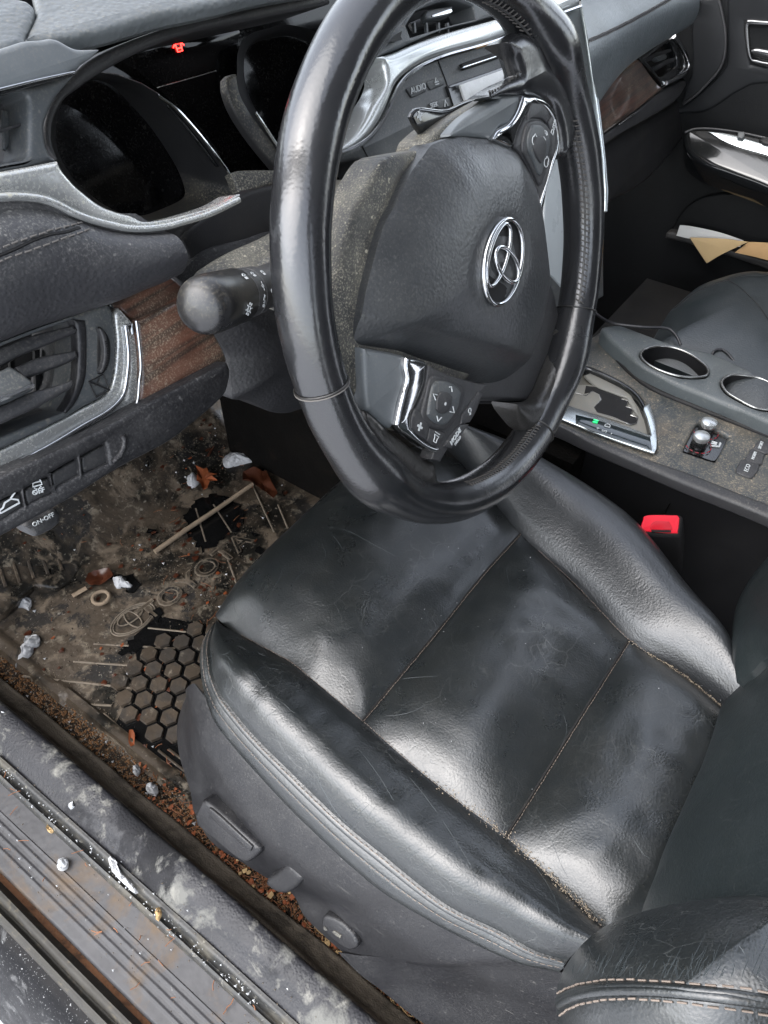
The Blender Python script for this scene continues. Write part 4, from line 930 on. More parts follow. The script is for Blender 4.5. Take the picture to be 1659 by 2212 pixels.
# ================================================================ STALK
stk=thing('turn_signal_stalk',(.02,.09,.62),'black light and turn signal stalk with faceted knob left of the steering column','control stalk')
SA=Y(.085).at((600,612)); SB=Y(.060).at((447,658)); sx_=(SB-SA).normalized()
tocam=(C-SB).normalized(); sy_=(tocam-sx_*tocam.dot(sx_)).normalized(); sz_=sx_.cross(sy_); SLn=(SB-SA).length
def lathe(name,prof_,mt,par,o,ax,y,z,seg=28,flat_=None):
    vs=[];fs=[];m=len(prof_)
    for (t,r) in prof_:
        for k in range(seg):
            a=2*math.pi*k/seg; vs.append(o+ax*t+y*(r*math.cos(a))+z*(r*math.sin(a)))
    for i in range(m-1):
        for k in range(seg): fs.append((i*seg+k,i*seg+(k+1)%seg,(i+1)*seg+(k+1)%seg,(i+1)*seg+k))
    fs+= [tuple(range(seg)),tuple((m-1)*seg+k for k in range(seg))]
    return mk(name,vs,fs,mt,par,40)
l_=SLn
lathe('stalk_shaft',[(-.03,.015),(l_*.1,.0135),(l_*.30,.0125),(l_*.40,.0135)],M_plas,stk,SA,sx_,sy_,sz_)
lathe('stalk_ring',[(l_*.38,.0132),(l_*.385,.0142),(l_*.50,.0146),(l_*.505,.0138)],M_plas,stk,SA,sx_,sy_,sz_)
lathe('stalk_ring',[(l_*.51,.0138),(l_*.515,.0147),(l_*.62,.0150),(l_*.625,.0142)],M_plas,stk,SA,sx_,sy_,sz_)
lathe('stalk_knob',[(l_*.625,.0146),(l_*.64,.0156),(l_*.95,.0162),(l_*1.02,.0160),(l_*1.06,.0152),(l_*1.09,.0138),(l_*1.115,.0110),(l_*1.13,.006),(l_*1.134,.0)],M_knobp,stk,SA,sx_,sy_,sz_)
def stp(f,up=0): return SA+sx_*(l_*f)+sy_*.0163+sz_*up
def sgl(name,strokes,f,up,size,tx=None,rr=.0160,wd=.12):
    a=math.asin(max(-1,min(1,up/rr))); nrm=(sy_*math.cos(a)+sz_*math.sin(a)); o=SA+sx_*(l_*f)+nrm*(rr+.0004); yd=-sx_; xd=yd.cross(nrm)
    if tx:
        pl=Pl(o,nrm); cu=bpy.data.curves.new('t','FONT'); cu.body=tx; cu.size=size; cu.extrude=.0002; cu.align_x='CENTER'; cu.align_y='CENTER'
        M=Matrix(((xd.x,yd.x,nrm.x,o.x),(xd.y,yd.y,nrm.y,o.y),(xd.z,yd.z,nrm.z,o.z),(0,0,0,1))); return fin(name,curve2mesh(cu,M,rootloc(stk)),M_white,stk)
    vs=[];fs=[]
    for st in strokes: tubev([o+xd*(u*size)+yd*(v*size) for u,v in st],wd*size/2,False,5,vs,fs)
    return mk(name,vs,fs,M_white,stk,50)
sgn=1 if (SA+sz_-SA).z>0 else -1
sun_=[circ(0,0,.28)]+[[(.42*math.cos(a),.42*math.sin(a)),(.65*math.cos(a),.65*math.sin(a))] for a in [i*math.pi/4 for i in range(8)]]
sgl('light_mark',sun_,.80,-.0085*sgn,.0058)
sgl('auto_print',None,.57,-.0070*sgn,.0028,'AUTO',rr=.0150)
sgl('ring_mark',sun_[:1],.44,-.003*sgn,.0035,rr=.0146,wd=.2)
lamp=[circ(-.1,0,.35,90,270,8)+[(-.1,.35)],[(.1,.25),(.5,.25)],[(.1,0),(.5,0)],[(.1,-.25),(.5,-.25)]]
sgl('beam_mark',lamp,.72,.0085*sgn,.0042); sgl('beam_mark',lamp,.58,.0085*sgn,.0036,rr=.0150); sgl('beam_mark',lamp,.44,.008*sgn,.0036,rr=.0146); sgl('park_mark',sun_[:1]+[[(.4,0),(.8,0)],[(-.4,0),(-.8,0)]],.56,.001*sgn,.0034,rr=.0150)
# ================================================================ COLUMN COVER
cc=thing('steering_column_cover',(.06,.14,.55),'dusty dark plastic steering column cover behind the wheel','column cover')
ax=-wn  # forwards and down
def sect(s,wd,ht,dz=0,n=28):
    c=W+ax*s+V((0,0,dz)); out=[]
    for i in range(n):
        a=2*math.pi*i/n; e=2.6; x=math.copysign(abs(math.cos(a))**(2/e),math.cos(a))*wd; z=math.copysign(abs(math.sin(a))**(2/e),math.sin(a))*ht
        out.append(c+wu*x+wv*z)
    return out
def shroud(name,secs,mt):
    vs=sum(secs,[]); n=len(secs[0]); fs=[(i*n+k,i*n+(k+1)%n,(i+1)*n+(k+1)%n,(i+1)*n+k) for i in range(len(secs)-1) for k in range(n)]+[tuple(range(n)),tuple((len(secs)-1)*n+k for k in range(n))]
    return mk(name,vs,fs,mt,cc,50)
shroud('column_shroud',[sect(.035,.045,.045,.005),sect(.04,.052,.052,.004),sect(.08,.056,.056,.0),sect(.14,.060,.060,.0),sect(.20,.062,.062,0)],M_dusty)
shroud('hub_collar',[sect(.0,.05,.05),sect(.04,.045,.045)],M_dark)
lathe('stalk_boot',[(-.035,.022),(-.01,.021),(.003,.017)],M_dusty,cc,SA,sx_,sy_,sz_)
# ================================================================ DASHBOARD
da=thing('dashboard',(.36,.25,.45),'dusty black dashboard with stitched leather roll, wood veneer, vents and instrument cluster','dashboard')
PD=Y(.150,.35)
def S_(name,k,pts,mt,h=0,t=.02,b=.003,**a): return slab(name,L(k,*pts),PD,t,mt,da,b=b,h=h,**a)
# carcass
boxes('dash_core',[((-.34,.33,.50),(1.03,.62,.72)),((-.34,.40,.70),(1.03,.86,.80)),((.70,.34,.30),(1.03,.6,.52))],M_dark,da)
# top pads: surfaces that face up
TP=Pl(Y(.185).at(L('1',145,245)[0]),(.0,-.28,1))
slab('top_pad',L('1',210,-300,210,40,196,110,160,185,146,243,250,236,380,220,520,195,700,150,950,80,1200,30,1500,-40,2500,-300,2500,-900,600,-900),TP,.012,M_dtop,da,b=.004,corner=100)
slab('top_pad_end',L('1',-300,-200,0,-60,100,-20,170,0,205,30,205,60,190,110,155,185,138,245,80,268,0,292,-300,350),TP,.02,M_dtop,da,b=.004,h=.002,corner=120)
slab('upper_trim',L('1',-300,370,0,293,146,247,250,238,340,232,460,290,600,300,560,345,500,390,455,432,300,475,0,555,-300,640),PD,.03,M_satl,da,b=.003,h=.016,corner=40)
slab('chrome_strip',L('1',-300,600,0,528,200,480,400,437,450,428,455,436,400,452,200,498,0,550,-300,625),PD,.01,M_chr,da,b=.0015,h=.020)
slab('gloss_strip',L('1',-300,625,0,550,200,498,448,440,440,455,200,520,0,578,-300,660),PD,.01,M_piano,da,b=.0015,h=.017)
vo=L('1',-300,660,0,575,90,560,140,562,165,590,170,650,170,750,168,900,150,955,110,970,0,990,-300,1060)
S_('vent_surround','1',(-300,650,0,575,200,515,445,452,350,580,300,680,275,760,280,850,300,920,340,975,200,1000,0,1036,-300,1100),M_sat,h=.010,t=.03,b=.003,holes=[vo])
slab('vent_cavity',vo,PD,.003,M_dark,da,h=-.05)
# tunnel walls of the far left vent
def tunnel(name,pts,pl,d,mt,par,scale=.92,h=0,n=5):
    ps=crom([pl.at(q,h) for q in pts],n,True,50); c=sum(ps,V())/len(ps); m=len(ps)
    vs=ps+[c+(p-c)*scale-pl.n*d for p in ps]; fs=[(i,(i+1)%m,m+(i+1)%m,m+i) for i in range(m)]
    return mk(name,vs,fs,mt,par,60)
tunnel('vent_duct',vo,PD,.045,M_plas,da,h=.006)
S_('vane','1',(15,660,50,670,65,740,60,860,40,910,20,900),M_sat,h=-.012,t=.003,b=.001)
S_('slat','1',(-300,830,0,772,145,735,155,750,0,800,-300,860),M_plas,h=.002,t=.006,b=.0015)
# hood around the instruments
PH=Y(.175,.35)
S0=L('1',342,962,318,930,298,900,280,850,273,760,290,680,330,590,380,515,450,440,530,370,620,318,750,258,900,200,1050,152,1200,112,1400,70,1659,15,2000,-60)
I0=L('1',2000,20,1659,95,1400,150,1200,190,1060,228,900,290,780,345,680,400,580,460,480,530,400,590,350,660,320,740,312,820,318,880,340,950)
slab('cluster_hood',S0+I0,PH,.06,M_plas,da,b=.006)
slab('hood_cap',L('1',600,290,760,225,900,178,1050,130,1200,90,1400,45,1659,-10,2100,-100,2100,-400,1400,-100,1200,10,950,70,700,140,480,205,360,232,460,280),Y(.195,.6),.02,M_dark,da,b=.004,h=.004)
# glass and gauges
PG=Y(.29,.30)
slab('cluster_glass',[(60,120),(300,100),(700,0),(1000,-60),(1000,250),(760,400),(560,420),(420,520),(250,560),(60,420)],PG,.01,M_blk,da,sm=False)
lo=L('1',280,800,290,650,350,500,460,455,560,437,700,455,850,510,960,575,1060,655,1150,750,1250,870,1350,1000,1400,1080,1447,1168,1430,1190,1350,1230,1250,1266,1100,1310,1000,1330,870,1345,780,1340,700,1330,600,1300,480,1250,360,1150,300,1000)
li=L('1',335,850,340,720,380,600,450,530,540,480,640,500,700,540,760,600,870,720,940,810,1000,900,1060,1000,1100,1090,1116,1170,1080,1212,1000,1250,940,1275,880,1296,830,1300,740,1290,620,1230,540,1170,470,1110,400,1010,355,930)
PB=Y(.215,.35); PI=Y(.265,.33)
def ringloft(name,a,pa,b,pb,mt,bow=0,n=120,sub=6):
    A=crom([pa.at(q) for q in a],5,True,60); B=crom([pb.at(q) for q in b],5,True,60); A=resamp(A+[A[0]],n); B=resamp(B+[B[0]],n)
    # align starting points
    j=min(range(n-1),key=lambda j:(B[j]-A[0]).length); B=B[j:-1]+B[:j]; B.append(B[0])
    M_=[x.lerp(y,.5)+V((0,-bow,0)) for x,y in zip(A,B)]
    return loft(name,[A,M_,B],mt,da,n=n,sub=sub,smooth=70)
ringloft('gauge_bezel',lo,PB,li,PI,M_dusty2,bow=.004)
tube('gauge_chrome_edge',[PB.at(q,.001) for q in [(v_.x,v_.y) for v_ in crom([V((a[0],a[1],0)) for a in L('1',955,578,1060,655,1150,750,1250,870,1350,1000,1400,1080,1445,1165,1430,1190,1350,1230,1250,1266,1100,1310,1000,1330,870,1345)],6)]],.0012,M_chr,da,seg=6)
slab('gauge_face',li,PI,.004,M_blk,da,h=-.002)
tube('gauge_rim_line',[PI.at(q,.002) for q in L('1',560,437,700,450,850,505,960,572)],.0007,M_plas,da,seg=5)
S_g=lambda nm,pts,mt,pl,h=0,t=.004,b=.001:slab(nm,L('1',*pts),pl,t,mt,da,b=b,h=h)
S_g('gauge_reflector_strip',(1010,630,1060,665,1120,735,1180,810,1250,900,1300,970,1325,1005,1300,1000,1230,910,1150,810,1080,715,1020,650),M_piano,Y(.225,.34),h=.006,t=.002)
S_g('lens_line',(955,524,1130,475,1305,424,1306,429,1130,481,957,530),M_gloss,PG,h=.012,t=.002,b=.0003)
S_g('lens_panel',(700,350,1000,240,1350,130,1450,190,1420,330,1370,450,1370,520,1390,600,1500,800,1659,1010,1700,1100,1400,1030,1290,880,1160,720,1000,575,850,440),M_blk,PG,h=.008,t=.002,b=.0005)
# door ajar warning lamp
wl=L('1',1075,272)[0]
icon('door_warning_lamp',[[(-.28,.5),(.28,.5),(.32,.2),(.28,-.5),(-.28,-.5),(-.32,.2),(-.28,.5)],[(-.25,.15),(.25,.15)],[(-.25,-.25),(.25,-.25)],[(-.3,.2),(-.65,-.1)],[(.3,.2),(.65,-.1)]],wl,L('1',1100,265)[0],PG.up(.0086),.0085,M_redl,da,wd=.13)
# right gauge
ro=L('1',1430,420,1432,330,1455,260,1510,205,1600,175,1750,150,1950,230,2050,500,2000,900,1800,1200,1700,1120,1640,1010,1560,900,1480,780,1440,640,1430,520)
ri_=L('1',1470,420,1475,350,1500,290,1560,250,1640,230,1760,220,1900,290,1980,500,1930,850,1800,1080,1700,950,1600,760,1520,620,1480,500)
ringloft('gauge_bezel',ro,PB,ri_,PI,M_plas,bow=.003)
slab('gauge_face',ri_,PI,.004,M_blk,da,h=-.002)
slab('gauge_side_trim',L('1',1370,480,1400,450,1430,445,1450,560,1500,660,1570,760,1659,880,1720,1000,1700,1060,1650,1000,1560,890,1480,780,1410,660,1375,560),PB,.01,M_dusty2,da,b=.002,h=.004)
tube('gauge_chrome_edge',[PB.at(q,.006) for q in L('1',1540,680,1600,770,1660,860,1730,980)],.0014,M_chr,da,seg=6)
slab('gauge_lower_lip',L('1',1395,1040,1450,1025,1560,1020,1700,1022,1750,1090,1600,1130,1450,1183,1440,1150),Y(.21,.6),.012,M_dusty,da,b=.003)
slab('cluster_base',L('1',1180,1300,1445,1188,1659,1100,1850,1020,1900,1500,1000,1700,1060,1440,1130,1350),Y(.235,.2),.02,M_plas,da,b=.004)
# smoked glossy band that runs from the door end round under the gauges
band=L('1',-300,1090,0,1036,200,1000,355,970,385,1030,430,1085,480,1135,600,1230,700,1275,800,1303,870,1338,1000,1325,1100,1303,1250,1260,1350,1222,1438,1172,1452,1178,1440,1200,1350,1240,1250,1285,1100,1330,1000,1356,870,1370,760,1366,680,1350,560,1320,450,1280,350,1228,250,1192,130,1182,0,1185,-300,1215)
GB=slab('gloss_band',band,PD,.02,M_gloss,da,b=.003,h=.026,corner=60,n=4)
tube('band_highlight',[PD.at(q,.029) for q in [(v_.x,v_.y) for v_ in crom([V((a[0],a[1],0)) for a in L('1',-300,1222,0,1192,130,1188,250,1202,350,1238,450,1290,560,1330,680,1360,760,1376,870,1380,1000,1366,1100,1340,1250,1295,1350,1250,1440,1205)],5)]],.0022,M_gloss,da,seg=8)
# leather roll with double stitching
top_=[PD.at(q,.020) for q in L('1',-300,1230,0,1195,150,1190,350,1240,550,1325,660,1360,800,1378,965,1380)]
bot_=[PD.at(q,.012) for q in L('4',-300,800,0,703,200,625,440,545,640,470,780,400,900,345,1005,285)]
lft=[top_[0],top_[0].lerp(bot_[0],.5)+V((0,-.02,0)),bot_[0]]; 
M1=[a.lerp(b,.25)+V((0,-.016,.006)) for a,b in zip(resamp(crom(top_,5),60),resamp(crom(bot_,5),60))]
M2=[a.lerp(b,.5)+V((0,-.022,.003)) for a,b in zip(resamp(crom(top_,5),60),resamp(crom(bot_,5),60))]
M3=[a.lerp(b,.8)+V((0,-.014,-.002)) for a,b in zip(resamp(crom(top_,5),60),resamp(crom(bot_,5),60))]
bb_=[p+V((0,.03,-.012)) for p in resamp(crom(bot_,5),60)]
cres=[a.lerp(b,.30) for a,b in zip(resamp(crom(top_,5),60),resamp(crom(bot_,5),60))]
LR=loft('leather_roll',[[p+V((0,.02,.004)) for p in resamp(crom(top_,5),60)],crom(top_,5),M1,M2,M3,crom(bot_,5),bb_],M_dash,da,n=70,sub=9)
bpy.context.view_layer.update()
s1_=proj_line(L('1',-40,1518,30,1490,130,1450,230,1415,330,1385,430,1360,500,1346),.0008)
s2_=proj_line(L('1',-30,1590,0,1577,120,1530,240,1490,380,1440,480,1405,545,1385),.0008)
s3_=proj_line(L('4',-20,190,100,140,200,92,300,58)+L('1',400,1398,480,1372),-.0004)
stitches('stitching',[s1_,s2_],M_thr2,LR,ln=.0036,gap=.0016,r=.0005)
tube('roll_seam',s3_,.0011,M_dark,LR,seg=6)
slab('roll_end_trim',L('4',968,0,1100,-15,1240,-90,1230,-30,1150,20,1110,60,1090,95,1100,150,1145,215,1110,225,1060,250,1008,272,1000,180,985,90),PD,.02,M_plas,da,b=.003,h=.006,corner=40)
slab('column_surround',L('4',1100,90,1150,20,1240,-50,1500,-200,1700,-250,1700,300,1500,400,1150,330,1120,300,1150,215),PD,.02,M_dark,da,b=.003,h=-.015,corner=40)
# lower vent
lvent=L('4',-300,860,0,735,200,655,350,600,440,568,462,620,472,720,470,880,455,980,430,1050,385,1125,330,1150,200,1200,0,1285,-300,1410)
VF=S_('vent_frame','4',(-300,810,0,698,200,622,440,540,630,475,665,480,685,520,695,600,705,700,700,800,690,900,665,985,620,1040,500,1105,380,1170,200,1262,0,1360,-300,1500),M_sat,h=.012,t=.03,b=.003,holes=[lvent])
slab('vent_frame_edge',L('4',-300,800,0,690,200,614,440,530,620,466,672,474,690,500,668,492,640,484,440,552,200,636,0,714,-300,826),PD,.006,M_piano,da,b=.001,h=.0145)
slab('vent_cavity',lvent,PD,.003,M_dark,da,h=-.060)
tunnel('vent_duct',lvent,PD,.05,M_plas,da,h=.008,scale=.88)
inner_=L('4',440,568,520,575,528,640,530,750,525,900,500,990,455,1080,400,1140,385,1125,430,1050,455,980,470,880,472,720,462,620)
slab('vent_lip',inner_,PD,.01,M_shld,VF,b=.002,h=.0135)
for i,(pts,hh) in enumerate((((-300,860,0,735,200,660,440,600,460,625,455,645,250,730,120,785,0,850,-300,980),.0),
     ((90,855,250,790,460,752,470,790,400,830,200,905,150,935),-.004),((-300,1190,0,1090,170,1010,300,975,440,930,445,960,420,985,250,1080,100,1150,0,1195,-300,1310),-.002))):
    slab('slat',L('4',*pts),Pl(PD.o+PD.n*hh,(0,-1,1.0)),.005,M_plas,VF,b=.0018,corner=60)
slab('slat_tab',L('4',-300,990,0,875,60,852,120,885,190,935,208,955,205,975,60,1045,0,1068,-300,1180),Pl(PD.o+PD.n*.006,(0,-1,1.0)),.010,M_sat,VF,b=.002,corner=60)
tube('tab_chrome',[Pl(PD.o+PD.n*.006,(0,-1,1.0)).at(q,.001) for q in L('4',-300,1150,0,1050,100,1012,200,966)],.0014,M_chr,VF,seg=6)
for x in (60,210,340): slab('vane',L('4',x,760,x+30,750,x+40,1100,x+10,1110),PD,.003,M_dark,VF,h=-.03)
S_('wheel_slot','4',(592,612,612,618,645,655,665,700,670,760,662,830,640,880,618,902,590,900,585,800),M_dark,h=.0125,t=.003,b=.0008)
S_('vent_thumbwheel','4',(600,625,618,628,642,665,652,720,655,770,648,830,630,875,612,892,606,880,622,840,630,770,622,690),M_plas,h=.0165,t=.006,b=.0018)
for i in range(13):
    t=i/12; S_('wheel_notch','4',(634+14*math.sin(math.pi*t),700+170*t,644+14*math.sin(math.pi*t),698+170*t,645+14*math.sin(math.pi*t),704+170*t,635+14*math.sin(math.pi*t),706+170*t),M_dark,h=.0169,t=.001,b=0,sm=False)
q=L('4',600,970)[0]; icon('vent_mark',[[(-.5,-.5),(.5,-.5),(.5,.5),(-.5,.5),(-.5,-.5)],[(-.5,.5),(.5,-.5)],[(-.2,.1),(.2,.4)]],q,L('4',640,950)[0],PD.up(.0125),.010,M_dark,da,wd=.10)
# glossy L shaped trim and wood
S_('gloss_trim','4',(695,530,720,500,760,540,800,585,808,600,825,700,838,850,836,950,845,1030,800,1128,700,1165,500,1260,300,1350,0,1480,-300,1610,-300,1500,0,1362,200,1264,380,1172,500,1108,620,1044,668,988,692,900,702,800,707,700,698,600),M_gloss,h=.011,t=.02,b=.002,corner=70)
tube('trim_edge',[PD.at((a.x,a.y),.0125) for a in crom([V((a[0],a[1],0)) for a in L('4',757,612,768,700,775,800,768,900,752,1000,720,1060,640,1130,500,1210,300,1330,0,1490,-300,1640)],6)],.0016,M_chr,da,seg=8)  # highlight line of the glossy trim, built as a chrome tube
tube('trim_edge',[PD.at((a.x,a.y),.0150) for a in crom([V((a[0],a[1],0)) for a in L('4',822,578,838,700,850,850,840,950,830,1060,800,1133)],6)],.0010,M_chr,da,seg=8)
S_('gloss_strip','4',(757,603,800,588,808,600,815,660,780,680,768,690),M_chr,h=.013,t=.003,b=.001)
S_('wood_veneer','4',(640,472,760,420,900,348,1010,292,1060,330,1112,382,1112,448,960,520,815,575,760,540,720,500,690,498),M_wood,h=.008,t=.02,b=.002,corner=40)
S_('wood_veneer','4',(822,578,960,515,1110,446,1200,540,1275,620,1330,710,1370,800,1372,832,1200,920,1000,1025,880,1090,800,1132,838,1060,852,950,850,850,838,700),M_wood,h=.014,t=.03,b=.003,corner=40)
# knee panel and switches
PK=Y(.132,.30)
sw=[L('4',490,1400,560,1360,640,1318,652,1370,660,1438,580,1480,500,1510,490,1450),L('4',310,1500,390,1452,470,1408,480,1455,482,1512,400,1560,320,1610,312,1550),L('4',145,1600,225,1555,300,1520,312,1560,322,1622,240,1660,165,1700,150,1650),L('4',-160,1755,0,1670,130,1610,140,1650,148,1700,70,1750,-20,1810,-160,1880)]
KNP=slab('knee_panel',L('4',-300,1655,0,1520,300,1385,500,1292,700,1190,800,1130,1000,1025,1200,920,1375,830,1392,880,1385,950,1360,1020,1300,1085,1200,1170,1050,1290,900,1375,700,1480,450,1640,200,1780,0,1885,-300,2040),PK,.03,M_knee,da,b=.0025,h=.012,corner=60,holes=sw)
slab('panel_back',L('4',-300,1700,0,1560,640,1260,760,1440,0,1860,-300,2000),PK,.004,M_dark,da,h=-.002)
def inset(q,f=.93): 
    cx=sum(a[0] for a in q)/len(q); cy=sum(a[1] for a in q)/len(q); return [(cx+(a-cx)*f,cy+(b-cy)*f) for a,b in q]
for i,q in enumerate(sw): slab('blank_switch' if i<2 else 'switch',inset(q),PK,.008,M_plas,KNP,b=.0015,h=.0085 if i<2 else .0095,corner=60)
q=L('4',232,1608)[0]; text('print','OFF',q,L('4',262,1598)[0],PK.up(.0105),.0042,M_white,KNP)
q=L('4',226,1572)[0]; icon('skid_mark',[[(-.4,.35),(-.25,.7),(.25,.7),(.4,.35),(.45,0),(-.45,0),(-.4,.35),(.4,.35)],[(-.35,-.15),(-.1,-.3),(-.5,-.5),(-.2,-.75)],[(.35,-.15),(.1,-.3),(.5,-.5),(.2,-.75)]],q,L('4',256,1564)[0],PK.up(.0105),.0058,M_white,KNP,wd=.14)
q=L('4',52,1690)[0]; icon('boot_release_mark',[[(-.9,-.3),(-.9,-.05),(-.5,.05),(-.2,.35),(.4,.4),(.9,.05),(.9,-.3),(-.9,-.3)],[(.4,.45),(.95,.75)]],q,L('4',92,1668)[0],PK.up(.0105),.0062,M_white,KNP,wd=.18)
tube('panel_crease',[PK.at(p,.0125) for p in L('4',740,1270,752,1300,745,1350,720,1400,680,1435)],.0018,M_knee,da,seg=8)
# column knee cover below the steering column
kc=[Y(y_,.1).at((a.x,a.y)) for a,y_ in ()]
kn=dome('knee_cover',[(380,600),(440,545),(520,520),(620,500),(760,560),(840,700),(830,850),(740,880),(660,882),(620,892),(580,888),(540,868),(500,862),(493,800),(492,770),(470,735),(440,690)],Y(.155,.1),.020,M_knee,da,e=2.4,skirt=.05,rings=14)
hood_=Y(.17,.9)
slab('column_top_shelf',L('4',1160,330,1180,270,1270,200,1400,130,1560,60,1800,-60,1900,-40,1900,200,1600,330,1350,330),Y(.145,2.0),.02,M_dusty,da,b=.006)
# underside knob
un=thing('parking_brake_release',(-.2,.2,.5),'small black ON OFF release handle hanging under the left end of the dashboard','release handle')
PU=Y(.165,.3)
slab('release_handle',L('4',150,1820,180,1790,260,1755,330,1715,365,1730,372,1790,345,1825,300,1855,230,1885,195,1870),PU,.022,M_plas,un,b=.004,corner=60)
q=L('4',262,1778)[0]; text('print','ON\u2022OFF',q,L('4',300,1758)[0],PU,.0040,M_white,un,h=.0005)
# ================================================================ CENTRE STACK
SP=Pl((.52,.169,.702),(0,-1,.44))
slab('centre_panel',L('2',560,1050,640,1000,760,940,830,860,900,720,940,640,1000,540,1080,470,1180,410,1320,360,1500,310,1800,230)+[(1245,20),(1260,0),(1275,130),(1290,260),(1302,420),(1305,640),(1180,700),(900,560),(830,470)]+L('2',830,1200,740,1070,600,1080),SP,.04,M_stack,da,b=.003,h=-.006,corner=60)
slab('stack_swoosh',L('2',830,385,900,368,1000,335,1100,290,1250,235,1400,190,1550,150,1659,120,1850,60)+L('3',330,0,420,-30,590,-60,600,0,600,30,455,85)+L('2',1900,130,1659,250,1500,300,1320,350,1180,400,1080,460,1000,530,950,610,930,660,900,740,850,830,780,910,700,965,610,1005,605,985,700,900,770,800,830,680,900,570,905,470,890,400),SP,.03,M_silv,da,b=.005,h=.006,n=4,corner=50)
tube('stack_trim_edge',[SP.at((a.x,a.y),.0115) for a in crom([V((a[0],a[1],0)) for a in L('2',605,1012,700,975,790,915,860,835,915,740,945,665,985,580,1040,510,1100,462,1190,412,1320,362,1500,312,1659,262,1900,170)+L('3',455,90,600,35)],4)],.0016,M_chr,da,seg=6)
slab('vent_band',L('2',840,380,900,290,960,190,1020,150,1060,90,1150,0,1300,-80,1800,-200,1900,0,1659,90,1500,140,1300,190,1100,270,1000,320),SP,.03,M_sat,da,b=.003,h=-.004,holes=[L('2',1035,170,1080,100,1130,60,1330,0,1480,40,1500,130,1300,180,1065,250)],corner=50)
slab('vent_cavity',L('2',1035,170,1080,60,1130,20,1330,-20,1480,20,1500,130,1300,180,1065,250),SP,.003,M_dark,da,h=-.045)
slab('slat',L('2',1060,150,1180,105,1400,60,1500,90,1300,140,1080,190),Pl(SP.o-SP.n*.012,(0,-1,1.4)),.004,M_plas,da,b=.001)
for x in (1090,1170,1250,1310): slab('vane',L('2',x,150,x+10,148,x+14,215,x+4,218),SP,.003,M_sat,da,h=-.014)
slab('slat_tab',L('2',1165,85,1190,62,1330,40,1345,55,1335,90,1290,105,1190,125,1172,115),Pl(SP.o+SP.n*.002,(0,-1,.8)),.009,M_sat,da,b=.002)
slab('tab_chrome',L('2',1212,100,1320,62,1340,60,1335,85,1225,112,1212,110),SP,.002,M_chr,da,h=.008,b=.0005)
slab('side_vent_notch',L('2',920,280,960,235,1010,205,1000,240,1010,262,960,275),SP,.002,M_dark,da,h=.0005)
slab('disc_slot',L('2',1405,425,1450,405,1659,335,1800,290,1800,330,1659,385,1450,455,1415,458),SP,.004,M_dark,da,b=.001,h=-.003)
slab('disc_slot_lip',L('2',1420,438,1659,360,1800,310,1800,318,1659,372,1430,450),SP,.004,M_chr,da,b=.0008,h=-.001)
SF=slab('screen_frame',L('2',1310,570,1500,505,1659,450,1850,380,1850,700,1659,700,1370,730,1350,700),SP,.004,M_piano,da,b=.001,h=-.003,corner=30)
slab('screen',L('2',1395,562,1659,470,1850,400,1850,680,1600,660,1430,672),SP,.003,M_scr,SF,b=.0005,h=-.001,corner=20)
slab('skylit_side_panel',L('3',1240-1026,0,425,75,470,90,600,35,640,250,665,420,690,620,712,800,735,1000,738,1200,700,1500,560,1700,380,1500,400,900,330,480,250,330),SP,.02,M_side_lit,da,b=.002,h=-.0035,corner=40)
tube('stack_side_edge',[SP.at(q,.002) for q in L('3',604,38,622,130,645,280,668,440,690,600,710,760,728,920,740,1080,735,1200)],.0034,M_chr2,da,seg=8)
slab('release_print',L('3',538,93,578,84,580,94,540,103),SP,.001,M_white,da,h=-.0115)
PB2=SP.up(-.0058)
for (pts) in ((1038,590,1080,570,1170,540,1168,608,1085,645,1068,640),(1168,545,1230,520,1285,505,1290,560,1215,592,1195,590),(1190,690,1250,660,1340,640,1345,705,1260,720,1240,715)):
    slab('audio_button',L('2',*pts),PB2,.004,M_stack,da,b=.0008,h=.0012,corner=50); 
    q=L('2',*pts)
def ptxt(s,x,y,x2,y2,sz,pl=PB2,mt=None,k='2',**a): 
    text('print',s,L(k,x,y)[0],L(k,x2,y2)[0],pl.up(.0018),sz,mt or M_white,da,**a)
ptxt('AUDIO',1118,588,1150,576,.0072); ptxt('SEEK',1222,697,1254,687,.0055)
q=L('2',1238,541)[0]; icon('eject_mark',[[(-.5,-.1),(.5,-.1),(0,.5),(-.5,-.1),(.3,.05),(-.2,.1)],[(-.5,-.4),(.5,-.4)]],q,L('2',1270,530)[0],PB2.up(.0016),.0055,M_white,da,wd=.2)
q=L('2',1300,685)[0]; icon('seek_mark',[[(-.4,-.4),(0,.4),(.4,-.4)]],q,L('2',1332,675)[0],PB2.up(.0016),.0065,M_white,da,wd=.14)
# seam of the stack panel
tube('panel_seam',[SP.at(q,-.0058) for q in L('2',1245,395,1300,540,1345,680)],.0007,M_dark,da,seg=5)
tube('panel_seam',[SP.at(q,-.0058) for q in L('2',745,970,800,1080,850,1180)],.0007,M_dark,da,seg=5)
